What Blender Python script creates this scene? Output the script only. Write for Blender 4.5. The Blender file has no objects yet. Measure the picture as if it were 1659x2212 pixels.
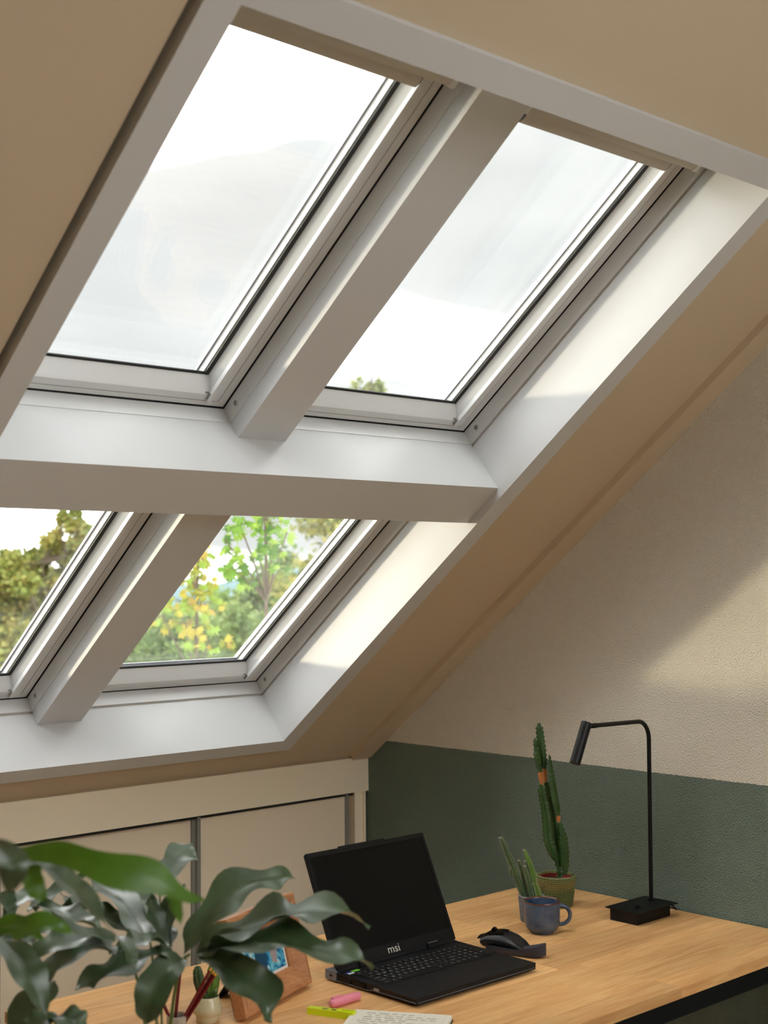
import bpy, bmesh, math, random
from mathutils import Vector, Matrix, noise

random.seed(7)
scene = bpy.context.scene
COL = scene.collection

# ------------------------------------------------------------------ camera
CAM = Vector((-3.1095, 0.0, 1.65))
RIGHT = Vector((0.73283303, -0.68035076, -0.00886519))
DOWN = Vector((0.02767663, 0.04282498, -0.99869917))
FWD = Vector((0.67984539, 0.73163438, 0.05021338))
FPX, IW, IH = 2921.2885, 1659.0, 2212.0
cam_data = bpy.data.cameras.new('camera')
cam = bpy.data.objects.new('camera', cam_data)
COL.objects.link(cam)
m = Matrix.Identity(4)
for i in range(3):
    m[i][0], m[i][1], m[i][2], m[i][3] = RIGHT[i], -DOWN[i], -FWD[i], CAM[i]
cam.matrix_world = m
cam_data.sensor_fit = 'VERTICAL'
cam_data.sensor_height = 36.0
cam_data.lens = FPX / IH * 36.0
cam_data.clip_end = 3000
cam_data.clip_start = 0.02
cam_data.dof.use_dof = True
cam_data.dof.focus_distance = 3.5
cam_data.dof.aperture_fstop = 4.5
scene.camera = cam

# ------------------------------------------------------------------ colour management
scene.view_settings.view_transform = 'Standard'
scene.view_settings.look = 'None'
scene.view_settings.gamma = 1.0
scene.view_settings.use_curve_mapping = False
scene.view_settings.exposure = 3.34
scene.cycles.max_bounces = 14
scene.cycles.diffuse_bounces = 8
scene.cycles.transparent_max_bounces = 24
scene.cycles.use_denoising = True
scene.cycles.sample_clamp_indirect = 6.0

# ------------------------------------------------------------------ sky: bright overcast with soft cloud
SKY = 1.62
world = bpy.data.worlds.new('sky')
scene.world = world
world.use_nodes = True
wn, wl = world.node_tree.nodes, world.node_tree.links
wn.clear()
wo = wn.new('ShaderNodeOutputWorld'); wb = wn.new('ShaderNodeBackground')
tc = wn.new('ShaderNodeTexCoord'); mp = wn.new('ShaderNodeMapping')
mp.inputs['Scale'].default_value = (2.2, 2.2, 6.5)
nz = wn.new('ShaderNodeTexNoise'); nz.inputs['Scale'].default_value = 1.25
nz.inputs['Detail'].default_value = 3; nz.inputs['Roughness'].default_value = 0.42
rp = wn.new('ShaderNodeValToRGB')
rp.color_ramp.elements[0].position = 0.28; rp.color_ramp.elements[0].color = (0.0520, 0.0540, 0.0548, 1)
rp.color_ramp.elements[1].position = 0.66; rp.color_ramp.elements[1].color = (1, 1, 1, 1)
for _p, _c in ((0.47, (0.0690, 0.0700, 0.0703, 1)), (0.54, (0.30, 0.302, 0.302, 1))):
    rp.color_ramp.elements.new(_p).color = _c
wl.new(tc.outputs['Generated'], mp.inputs['Vector']); wl.new(mp.outputs['Vector'], nz.inputs['Vector'])
wl.new(nz.outputs['Fac'], rp.inputs['Fac']); wl.new(rp.outputs['Color'], wb.inputs['Color'])
wb.inputs['Strength'].default_value = SKY
wl.new(wb.outputs[0], wo.inputs[0])

# ------------------------------------------------------------------ low hazy sun
sd = bpy.data.lights.new('sun', 'SUN')
sd.energy = 0.25; sd.color = (1.0, 0.86, 0.62); sd.angle = math.radians(2.6)
sun = bpy.data.objects.new('sun', sd); COL.objects.link(sun)
sun.rotation_euler = Vector((0.70, -1.0, -0.045)).to_track_quat('-Z', 'Y').to_euler()
sun.location = (-9, 14, 6)

# ================================================================== helpers
def lin(r, g, b):
    def f(c):
        c /= 255.0
        return c / 12.92 if c <= 0.04045 else ((c + 0.055) / 1.055) ** 2.4
    return (f(r), f(g), f(b), 1.0)

def at(px, py, depth):
    """point seen at a pixel of the photograph, at a given depth in front of the lens"""
    return CAM + depth * (FWD + RIGHT * ((px - IW / 2) / FPX) + DOWN * ((py - IH / 2) / FPX))

def mat(name, col, rough=0.6, metal=0.0, spec=0.5, bump=None, vary=None, coat=0.0, trans=0.0):
    """bump=(scale,strength,distance[,stretch]); vary=(scale, colour2, amount[,stretch])"""
    M = bpy.data.materials.new(name); M.use_nodes = True
    n, l = M.node_tree.nodes, M.node_tree.links
    b = n['Principled BSDF']
    b.inputs['Base Color'].default_value = col if len(col) == 4 else (*col, 1)
    b.inputs['Roughness'].default_value = rough
    b.inputs['Metallic'].default_value = metal
    b.inputs['Specular IOR Level'].default_value = spec
    b.inputs['Coat Weight'].default_value = coat
    b.inputs['Transmission Weight'].default_value = trans
    def tex(scale, detail, stretch=None):
        g = n.new('ShaderNodeNewGeometry')
        mpn = n.new('ShaderNodeMapping')
        if stretch: mpn.inputs['Scale'].default_value = stretch
        l.new(g.outputs['Position'], mpn.inputs['Vector'])
        t = n.new('ShaderNodeTexNoise'); t.inputs['Scale'].default_value = scale; t.inputs['Detail'].default_value = detail
        l.new(mpn.outputs['Vector'], t.inputs['Vector'])
        return t
    if vary:
        t = tex(vary[0], 5, vary[3] if len(vary) > 3 else None)
        mr = n.new('ShaderNodeMapRange'); mr.inputs[1].default_value = 0.35; mr.inputs[2].default_value = 0.68
        mr.inputs[3].default_value = 0; mr.inputs[4].default_value = vary[2]
        l.new(t.outputs['Fac'], mr.inputs[0])
        mx = n.new('ShaderNodeMix'); mx.data_type = 'RGBA'
        mx.inputs[6].default_value = b.inputs['Base Color'].default_value[:]
        mx.inputs[7].default_value = vary[1]
        l.new(mr.outputs[0], mx.inputs[0]); l.new(mx.outputs[2], b.inputs['Base Color'])
    if bump:
        t = tex(bump[0], 4, bump[3] if len(bump) > 3 else None)
        bn = n.new('ShaderNodeBump'); bn.inputs['Strength'].default_value = bump[1]; bn.inputs['Distance'].default_value = bump[2]
        l.new(t.outputs['Fac'], bn.inputs['Height']); l.new(bn.outputs[0], b.inputs['Normal'])
    return M

class MB:
    """collects shapes in one bmesh and links them as one mesh object"""
    def __init__(s): s.bm = bmesh.new()
    def hexa(s, P):
        v = [s.bm.verts.new(p) for p in P]
        for f in ((0, 1, 2, 3), (4, 7, 6, 5), (0, 4, 5, 1), (1, 5, 6, 2), (2, 6, 7, 3), (3, 7, 4, 0)):
            s.bm.faces.new([v[i] for i in f])
        return s
    def box(s, x0, x1, y0, y1, z0, z1, fn=None):
        P = [(x0, y0, z0), (x1, y0, z0), (x1, y1, z0), (x0, y1, z0), (x0, y0, z1), (x1, y0, z1), (x1, y1, z1), (x0, y1, z1)]
        return s.hexa([fn(*p) for p in P] if fn else P)
    def rings(s, R, cap=True, closed=True):
        prev = None; first = None
        for ring in R:
            vs = [s.bm.verts.new(p) for p in ring]
            if prev:
                n = len(vs)
                for i in range(n if closed else n - 1):
                    j = (i + 1) % n
                    s.bm.faces.new((prev[i], prev[j], vs[j], vs[i]))
            else: first = vs
            prev = vs
        if cap and closed:
            if len(first) > 2: s.bm.faces.new(first[::-1]); s.bm.faces.new(prev)
        return s
    def lathe(s, prof, n=48, c=(0, 0, 0), fn=None):
        R = []
        for k, (r, z) in enumerate(prof):
            ring = []
            for i in range(n):
                a = 2 * math.pi * i / n
                rr = r + (fn(a, z, k) if fn else 0)
                ring.append((c[0] + rr * math.cos(a), c[1] + rr * math.sin(a), c[2] + z))
            R.append(ring)
        return s.rings(R)
    def tube(s, pts, r, n=12, cap=True):
        pts = [Vector(p) for p in pts]; R = []
        ref = Vector((0, 0, 1)); side = None
        for i, p in enumerate(pts):
            t = (pts[min(i + 1, len(pts) - 1)] - pts[max(i - 1, 0)]).normalized()
            if side is None:
                a = ref if abs(t.z) < 0.9 else Vector((1, 0, 0))
                side = t.cross(a).normalized()
            else:
                side = (side - t * side.dot(t)).normalized()
            up = side.cross(t)
            rr = r[i] if isinstance(r, (list, tuple)) else r
            R.append([p + (side * math.cos(2 * math.pi * k / n) + up * math.sin(2 * math.pi * k / n)) * rr for k in range(n)])
        return s.rings(R, cap)
    def prism(s, poly, z0, z1):
        return s.rings([[(x, y, z0) for x, y in poly], [(x, y, z1) for x, y in poly]])
    def cyl(s, a, b, r0, r1=None, n=20):
        return s.tube([a, b], [r0, r0 if r1 is None else r1], n)
    def grid(s, P):
        V = [[s.bm.verts.new(p) for p in row] for row in P]
        for i in range(len(V) - 1):
            for j in range(len(V[0]) - 1):
                s.bm.faces.new((V[i][j], V[i][j + 1], V[i + 1][j + 1], V[i + 1][j]))
        return s
    def bevel(s, w, seg=2, ang=30):
        es = [e for e in s.bm.edges if len(e.link_faces) == 2 and e.calc_face_angle(0) > math.radians(ang)]
        bmesh.ops.bevel(s.bm, geom=es, offset=w, segments=seg, affect='EDGES', profile=0.6, clamp_overlap=True)
        return s
    def build(s, name, m, parent=None, smooth=True, origin=None, recalc=True, angle=35):
        if recalc: bmesh.ops.recalc_face_normals(s.bm, faces=s.bm.faces)
        o0 = Vector(origin) if origin is not None else (world_loc(parent) if parent else Vector((0, 0, 0)))
        if o0.length > 0: bmesh.ops.translate(s.bm, verts=s.bm.verts, vec=-o0)
        me = bpy.data.meshes.new(name); s.bm.to_mesh(me); s.bm.free()
        if smooth:
            for p in me.polygons: p.use_smooth = True
            me.set_sharp_from_angle(angle=math.radians(angle))
        me.materials.append(m)
        o = bpy.data.objects.new(name, me); COL.objects.link(o)
        if parent:
            o.parent = parent; o.location = o0 - world_loc(parent)
        else: o.location = o0
        return o

def world_loc(o):
    v = Vector(o.location)
    while o.parent:
        o = o.parent; v = v + Vector(o.location)
    return v

def tag(o, label=None, cat=None, group=None, kind=None):
    if label: o['label'] = label
    if cat: o['category'] = cat
    if group: o['group'] = group
    if kind: o['kind'] = kind
    return o

def empty(name, loc=(0, 0, 0), parent=None):
    o = bpy.data.objects.new(name, None); COL.objects.link(o)
    o.empty_display_size = 0.05; o.location = loc
    if parent: o.parent = parent
    return o

def struct(o, label=None, cat=None):
    return tag(o, label, cat, kind='structure')

def link_copy(o, name=None, parent=None):
    c = o.copy(); COL.objects.link(c)
    if parent: c.parent = parent
    return c

# ------------------------------------------------------------------ roof frame of reference
TH = 0.6592483
CT, ST = math.cos(TH), math.sin(TH)
P0 = Vector((0, 3.436, 1.065))
UPV, NOV = Vector((0, -CT, ST)), Vector((0, ST, CT))
def SP(x, s, d):
    return Vector((x, 0, 0)) + P0 + UPV * s + NOV * d

# ================================================================== materials
M_white = mat('white_lining_paint', lin(196, 197, 198), 0.42, bump=(90, 0.04, 0.002))
M_trimw = mat('white_trim_paint', lin(190, 184, 174), 0.5, bump=(70, 0.05, 0.002))
M_pvc = mat('white_window_lacquer', lin(208, 209, 209), 0.28)
M_ceil = mat('beige_ceiling_paint', lin(194, 178, 153), 0.85, bump=(60, 0.06, 0.003), vary=(1.3, lin(190, 174, 149), 0.6))
M_knee = mat('cream_board_paint', lin(234, 222, 198), 0.7, bump=(50, 0.05, 0.002))
M_panel = mat('beige_door_panel', lin(228, 213, 189), 0.6, bump=(80, 0.03, 0.001))
M_alu = mat('grey_aluminium', lin(140, 140, 135), 0.45, 0.25)
M_gap = mat('dark_shadow_gap', lin(40, 40, 40), 0.8)
M_black = mat('black_rubber_and_gap_shade', lin(18, 18, 20), 0.55)
M_seal = mat('grey_edge_seal', lin(88, 86, 98), 0.4)
M_spacer = mat('white_spacer', lin(225, 226, 222), 0.35, 0.0)
M_floor = mat('pale_oak_floor', lin(206, 184, 156), 0.45, vary=(3.0, lin(188, 162, 130), 0.8, (6, 0.5, 1)))
M_outer = mat('slate_roofing', lin(70, 70, 74), 0.8)

def glass_mat():
    M = bpy.data.materials.new('window_glass'); M.use_nodes = True
    n, l = M.node_tree.nodes, M.node_tree.links
    n.clear()
    o = n.new('ShaderNodeOutputMaterial'); mx = n.new('ShaderNodeMixShader')
    t = n.new('ShaderNodeBsdfTransparent'); t.inputs[0].default_value = (0.985, 0.99, 0.985, 1)
    g = n.new('ShaderNodeBsdfGlossy'); g.inputs['Roughness'].default_value = 0.0
    ge = n.new('ShaderNodeNewGeometry')
    dt = n.new('ShaderNodeVectorMath'); dt.operation = 'DOT_PRODUCT'
    l.new(ge.outputs['Incoming'], dt.inputs[0]); l.new(ge.outputs['Normal'], dt.inputs[1])
    ab = n.new('ShaderNodeMath'); ab.operation = 'ABSOLUTE'; l.new(dt.outputs['Value'], ab.inputs[0])
    om = n.new('ShaderNodeMath'); om.operation = 'SUBTRACT'; om.inputs[0].default_value = 1.0; l.new(ab.outputs[0], om.inputs[1])
    pw = n.new('ShaderNodeMath'); pw.operation = 'POWER'; pw.inputs[1].default_value = 5.0; l.new(om.outputs[0], pw.inputs[0])
    fr = n.new('ShaderNodeMath'); fr.operation = 'MULTIPLY_ADD'; fr.inputs[1].default_value = 0.96; fr.inputs[2].default_value = 0.04
    l.new(pw.outputs[0], fr.inputs[0])      # Schlick reflectance, the same from both sides of a thin pane
    l.new(fr.outputs[0], mx.inputs[0]); l.new(t.outputs[0], mx.inputs[1]); l.new(g.outputs[0], mx.inputs[2])
    l.new(mx.outputs[0], o.inputs[0])
    return M
M_glass = glass_mat()

def stucco_wall():
    M = bpy.data.materials.new('two_tone_stucco'); M.use_nodes = True
    n, l = M.node_tree.nodes, M.node_tree.links
    b = n['Principled BSDF']; b.inputs['Roughness'].default_value = 0.75
    b.inputs['Specular IOR Level'].default_value = 0.3
    g = n.new('ShaderNodeNewGeometry'); sx = n.new('ShaderNodeSeparateXYZ'); l.new(g.outputs['Position'], sx.inputs[0])
    wv = n.new('ShaderNodeTexNoise'); wv.inputs['Scale'].default_value = 120; wv.inputs['Detail'].default_value = 2
    l.new(g.outputs['Position'], wv.inputs['Vector'])
    ma = n.new('ShaderNodeMath'); ma.operation = 'MULTIPLY_ADD'; ma.inputs[1].default_value = 0.006
    l.new(wv.outputs['Fac'], ma.inputs[0]); l.new(sx.outputs['Z'], ma.inputs[2])
    gt = n.new('ShaderNodeMath'); gt.operation = 'GREATER_THAN'; gt.inputs[1].default_value = 1.115
    l.new(ma.outputs[0], gt.inputs[0])
    mx = n.new('ShaderNodeMix'); mx.data_type = 'RGBA'
    mx.inputs[6].default_value = lin(116, 132, 120); mx.inputs[7].default_value = lin(238, 233, 217)
    l.new(gt.outputs[0], mx.inputs[0])
    l.new(mx.outputs[2], b.inputs['Base Color'])
    n1 = n.new('ShaderNodeTexNoise'); n1.inputs['Scale'].default_value = 230; n1.inputs['Detail'].default_value = 3
    n1.inputs['Roughness'].default_value = 0.55
    l.new(g.outputs['Position'], n1.inputs['Vector'])
    bn = n.new('ShaderNodeBump'); bn.inputs['Strength'].default_value = 1.0; bn.inputs['Distance'].default_value = 0.013
    l.new(n1.outputs['Fac'], bn.inputs['Height']); l.new(bn.outputs[0], b.inputs['Normal'])
    return M
M_stucco = stucco_wall()

# ================================================================== room shell
XL, RY = -5.0, 0.30                       # left gable, ridge line
SR = (P0.y - RY) / CT                      # slope length to the ridge
RZ = P0.z + SR * ST
def box_struct(name, args, m, label=None, fn=None, bev=0.0):
    b = MB().box(*args, fn=fn)
    if bev: b.bevel(bev, 1)
    return struct(b.build(name, m, smooth=bool(bev)), label)

box_struct('floor', (XL - .1, .1, -2.95, 3.6, -.12, 0), M_floor, 'oak plank floor of the attic room')
# gable walls (pentagons) with thickness
def gable(name, x0, x1, m, label):
    poly = [(-2.95, 0), (3.60, 0), (3.60, 1.02), (RY, RZ + .06), (-2.95, 1.02)]
    b = MB(); b.rings([[(x0, y, z) for y, z in poly], [(x1, y, z) for y, z in poly]])
    return struct(b.build(name, m, smooth=False), label)
gable('wall_right', 0.0, 0.12, M_stucco, 'stucco gable wall, dark green below and cream above')
gable('wall_left', XL - .12, XL, M_knee, 'plain cream gable wall at the far left end')
box_struct('wall_back', (XL, 0, 3.50, 3.60, 0, 0.99), M_knee, 'knee wall behind the sliding cupboard doors')
box_struct('wall_front', (XL, 0, -2.95, -2.836, 0, 1.06), M_knee, 'low knee wall under the opposite roof slope')

# sloping ceiling with the big window opening cut through it
OX0, OX1 = -1.932, -0.479                  # inner faces of the lining
S0, SB0, SB1, S1 = 0.167, 1.187, 1.330, 2.355
TF = 0.060                                 # width of the trim face
ROOFT = 0.26
cl = MB()
GP = .014                                  # shadow gap between lining and ceiling board
for x0, x1, s0, s1 in ((XL, OX0 - TF - GP, -.09, SR), (OX1 + TF, 0, -.09, SR), (OX0 - TF - GP, OX1 + TF, -.09, S0 - TF), (OX0 - TF - GP, OX1 + TF, S1 + TF, SR)):
    cl.box(x0, x1, s0, s1, 0, ROOFT, fn=SP)
struct(cl.build('ceiling', M_ceil, smooth=False), 'beige sloping ceiling around the roof windows')
# opposite slope, with two openings added behind the camera to light the room
def SP2(x, s, d):
    p = SP(x, s, d); return Vector((p.x, 2 * RY - p.y, p.z))
cf = MB(); BW = [(-2.5, -1.4), (-1.25, -0.15)]; BS0, BS1 = 0.6, 3.3
cf.box(XL, 0, -.09, BS0, 0, ROOFT, fn=SP2); cf.box(XL, 0, BS1, SR, 0, ROOFT, fn=SP2)
for x0, x1 in ((XL, -2.5), (-1.4, -1.25), (-0.15, 0)): cf.box(x0, x1, BS0, BS1, 0, ROOFT, fn=SP2)
struct(cf.build('ceiling_front', M_ceil, smooth=False), 'opposite sloping ceiling behind the viewer')
box_struct('ridge_cap', (XL, 0, RY - .3, RY + .3, RZ + .12, RZ + .42), M_outer)

# linings: four boards framing the opening, proud of the ceiling, plus the beams between the windows
LD = 0.1565
def lining(name, x0, x1, s0, s1, d0, d1, m=M_white, lab=None):
    b = MB().box(x0, x1, s0, s1, d0, d1, fn=SP); b.bevel(.0012, 1)
    return struct(b.build(name, m, smooth=True), lab)
lining('trim_1', OX1, OX1 + TF, S0 - TF, S1 + TF, -.014, LD, lab='white lining board on the right of the roof windows')
lining('trim_2', OX0 - TF, OX0, S0 - TF, S1 + TF, -.014, LD, lab='white lining board on the left of the roof windows')
lining('trim_3', OX0, OX1, S0 - TF, S0, -.014, LD, lab='white lining sill under the lower roof windows')
lining('trim_4', OX0, OX1, S1, S1 + TF, -.014, LD, lab='white lining board above the upper roof windows')
MX0, MX1 = -1.274, -1.138
lining('trim_5', OX0, OX1, SB0, SB1, .011, ROOFT + .02, lab='horizontal white beam between upper and lower windows')
lining('trim_6', MX0, MX1, SB1, S1, .120, ROOFT + .02, lab='sloping white beam between the two upper windows')
lining('trim_7', MX0, MX1, S0, SB0, .120, ROOFT + .02, lab='sloping white beam between the two lower windows')
# lath along the gable
lining('trim_8', -.082, .0, .0, SR, -.020, .02, M_ceil, 'thin beige lath where ceiling meets gable wall')

# ================================================================== roof windows
def mitred(side, X0, X1, Sa, Sb, prof):
    """one rail of a rectangular frame; prof = closed list of (inset at sides, inset at top/bottom, depth)"""
    A, B = [], []
    for ix, iy, d in prof:
        if side == 'bottom': A.append(SP(X0 + ix, Sa + iy, d)); B.append(SP(X1 - ix, Sa + iy, d))
        elif side == 'top': A.append(SP(X0 + ix, Sb - iy, d)); B.append(SP(X1 - ix, Sb - iy, d))
        elif side == 'left': A.append(SP(X0 + ix, Sa + iy, d)); B.append(SP(X0 + ix, Sb - iy, d))
        else: A.append(SP(X1 - ix, Sa + iy, d)); B.append(SP(X1 - ix, Sb - iy, d))
    return [A, B]

def ring4(name, m, parent, X0, X1, Sa, Sb, prof, split=True):
    if split:
        for sd_ in ('bottom', 'top', 'left', 'right'):
            MB().rings(mitred(sd_, X0, X1, Sa, Sb, prof)).build(name, m, parent, smooth=False)
    else:
        b = MB()
        for sd_ in ('bottom', 'top', 'left', 'right'): b.rings(mitred(sd_, X0, X1, Sa, Sb, prof))
        return b.build(name, m, parent, smooth=False)

def roof_window(num, x0, x1, s0, s1, label, blind):
    W = empty('window_%d' % num, SP((x0 + x1) / 2, (s0 + s1) / 2, .2)); struct(W, label)
    # fixed frame round the opening, with a shadow groove against the lining
    fr = empty('frame', (0, 0, 0), W)
    ring4('frame_rail', M_pvc, fr, x0, x1, s0, s1,
          [(-.03, -.03, .165), (.0015, .0015, .165), (.0035, .0035, .205), (.0035, .0035, .30), (-.03, -.03, .30)])
    ring4('groove', M_trimw, fr, x0, x1, s0, s1, [(-.02, -.02, .1565), (-.006, -.006, .1565), (-.006, -.006, .165), (-.02, -.02, .165)], split=False)
    ring4('gap', M_black, fr, x0, x1, s0, s1, [(.0034, .0034, .2062), (.0052, .0052, .2062), (.0052, .0052, .220), (.0125, .0125, .220), (.0125, .0125, .25), (.0034, .0034, .25)], split=False)  # black strip paints the shade in the gap between sash and frame
    b = MB(); hx = x1 - .0023
    c = SP(hx, s0 + .044, .187)
    rr = []
    for rad, dx in ((.0095, 0), (.0095, -.0014), (.0066, -.0014), (.0066, 0)):
        rr.append([c + Vector((dx, 0, 0)) + UPV * rad * math.cos(k * math.pi / 10) + NOV * rad * math.sin(k * math.pi / 10) for k in range(20)])
    b.rings(rr, cap=False).build('plug_ring', M_pvc, fr)
    b = MB(); b.rings([[c + Vector((dx, 0, 0)) + UPV * 0.0064 * math.cos(k * math.pi / 10) + NOV * 0.0064 * math.sin(k * math.pi / 10) for k in range(20)] for dx in (-.0002, -.0006)])
    b.build('plug_hole', M_alu, fr)
    # tilting sash: stepped face, slanted glazing bead
    sa = empty('sash', (0, 0, 0), W)
    prof = [(.0088, .0088, .207), (.029, .022, .207), (.0295, .0225, .2125), (.0325, .0250, .2125), (.033, .0255, .2055),
            (.058, .044, .2055), (.0605, .0465, .208), (.072, .074, .240), (.072, .074, .2425), (.072, .030, .2428), (.072, .030, .286), (.0088, .0088, .286)]
    ring4('sash_rail', M_pvc, sa, x0, x1, s0, s1, prof)
    ring4('gasket', M_black, sa, x0, x1, s0, s1, [(.0712, .0735, .2380), (.0810, .0785, .2400), (.0810, .0785, .243), (.0712, .0735, .243)], split=False)
    ring4('spacer', M_spacer, sa, x0, x1, s0, s1, [(.070, .040, .2475), (.0815, .058, .2475), (.0815, .050, .2635), (.070, .040, .2635)], split=False)
    ring4('edge_seal', M_seal, sa, x0, x1, s0, s1, [(.070, .040, .2636), (.0865, .060, .2636), (.0865, .060, .2642), (.070, .040, .2642)], split=False)
    for d0, d1 in ((.2432, .2472), (.2644, .2684)):
        MB().box(x0 + .0712, x1 - .0712, s0 + .036, s1 - .036, d0, d1, fn=SP).build('pane', M_glass, sa, smooth=False)
    # side rails of the blind with their little end clips
    bl = empty('roller_blind', (0, 0, 0), W)
    for k in (0, 1):
        xe = x0 + .0585 if k == 0 else x1 - .0585
        sg = 1 if k == 0 else -1
        xa, xb = sorted((xe, xe + sg * .010))
        r = MB().box(xa, xb, s0 + .030, s1 - .058, .196, .2065, fn=SP); r.bevel(.0015, 1)
        r.build('side_rail', M_pvc, bl)
        xa, xb = sorted((xe + sg * .010, xe + sg * .0125))
        cpl = MB().box(xa, xb, s0 + .032, s0 + .050, .200, .2085, fn=SP)
        xa, xb = sorted((xe + sg * .0105, xe + sg * .020))
        cpl.box(xa, xb, s0 + .047, s0 + .0495, .206, .2095, fn=SP)
        cpl.build('end_clip', M_alu, bl, smooth=False)
    if blind:
        xc = (x0 + x1) / 2
        pf = [(s1 - .066, .200), (s1 - .078, .190), (s1 - .096, .186), (s1 - .118, .186), (s1 - .130, .190), (s1 - .131, .193), (s1 - .120, .215), (s1 - .068, .222)]
        MB().rings([[SP(xx, s_, d_) for s_, d_ in pf] for xx in (xc - .2485, xc + .2485)]).build('cassette', M_trimw, bl, angle=25)
        for sg in (-1, 1):
            xa, xb = sorted((xc + sg * .2487, xc + sg * .2515))
            MB().rings([[SP(xx, s_ , d_ + .0006) for s_, d_ in pf] for xx in (xa, xb)]).build('end_cap', M_seal, bl)
        # ventilation bar: hooked profile along the top of the sash
        hp = [(s1 - .050, .207), (s1 - .050, .164), (s1 - .056, .157), (s1 - .066, .154), (s1 - .0755, .155), (s1 - .0755, .158),
              (s1 - .067, .1575), (s1 - .0585, .160), (s1 - .054, .166), (s1 - .054, .207)]
        hp = [(a_ - .015, b_) for a_, b_ in hp]
        hb = empty('ventilation_bar', (0, 0, 0), W)
        MB().rings([[SP(xx, s_, d_) for s_, d_ in hp] for xx in (xc - .285, xc + .285)]).build('bar', M_trimw, hb, angle=25)
        for sg in (-1, 1):
            xa, xb = sorted((xc + sg * .285, xc + sg * .300))
            e = MB().box(xa, xb, s1 - .092, s1 - .063, .153, .207, fn=SP); e.bevel(.003, 2)
            e.build('bar_end', M_pvc, hb)
    return W

roof_window(1, OX0, MX0, SB1, S1, 'upper left roof window with rolled-up blind', True)
roof_window(2, MX1, OX1, SB1, S1, 'upper right roof window with rolled-up blind', True)
roof_window(3, OX0, MX0, S0, SB0, 'lower left roof window looking out on an olive tree', False)
roof_window(4, MX1, OX1, S0, SB0, 'lower right roof window with maple branches outside', False)
# two unseen roof windows, added behind the viewer as fill light
for i, (x0, x1) in enumerate(BW):
    W = empty('window_%d' % (5 + i), SP2((x0 + x1) / 2, (BS0 + BS1) / 2, .1)); struct(W, 'unseen roof window added in the opposite slope for fill light')
    f = MB()
    for a in ((x0, x0 + .06, BS0, BS1), (x1 - .06, x1, BS0, BS1), (x0 + .06, x1 - .06, BS0, BS0 + .06), (x0 + .06, x1 - .06, BS1 - .06, BS1)):
        f.box(*a, .1, .24, fn=SP2)
    f.build('frame', M_pvc, W, smooth=False)
    MB().box(x0 + .05, x1 - .05, BS0 + .05, BS1 - .05, .2, .205, fn=SP2).build('pane', M_glass, W, smooth=False)

# ================================================================== knee wall: fascia board and sliding doors
b = MB().box(XL, -.0, 3.436, 3.455, .937, 1.052); b.bevel(.0012, 1)
struct(b.build('trim_9', M_knee), 'cream fascia board above the sliding cupboard doors')
b = MB().box(-.052, -.010, 3.448, 3.50, 0, .936); b.box(-.018, -.010, 3.440, 3.448, 0, .936)
struct(b.build('trim_10', M_knee, smooth=False), 'cream upright beside the green wall')
struct(MB().box(XL, -.050, 3.455, 3.475, .925, .9365).build('trim_11', M_gap, smooth=False), 'dark strip painting the gap shade at the top rail of the sliding doors')  # dark box stands in for the shadow in the gap over the doors
DX = [(-.690, -.074, 3.462), (-1.345, -.690, 3.474), (-1.985, -1.340, 3.462), (-2.640, -1.985, 3.474), (-3.290, -2.640, 3.462)]
for i, (x0, x1, y) in enumerate(DX):
    D = empty('door_%d' % (i + 1), ((x0 + x1) / 2, y, 0)); struct(D, 'beige sliding cupboard door with grey aluminium edges')
    MB().box(x0 + .010, x1 - .010, y, y + .010, .02, .928).build('panel', M_panel, D, smooth=False)
    for xa, xb in ((x0, x0 + .012), (x1 - .012, x1)):
        e = MB().box(xa, xb, y - .008, y + .011, .01, .930); e.bevel(.002, 1); e.build('edge_profile', M_alu, D)

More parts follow.
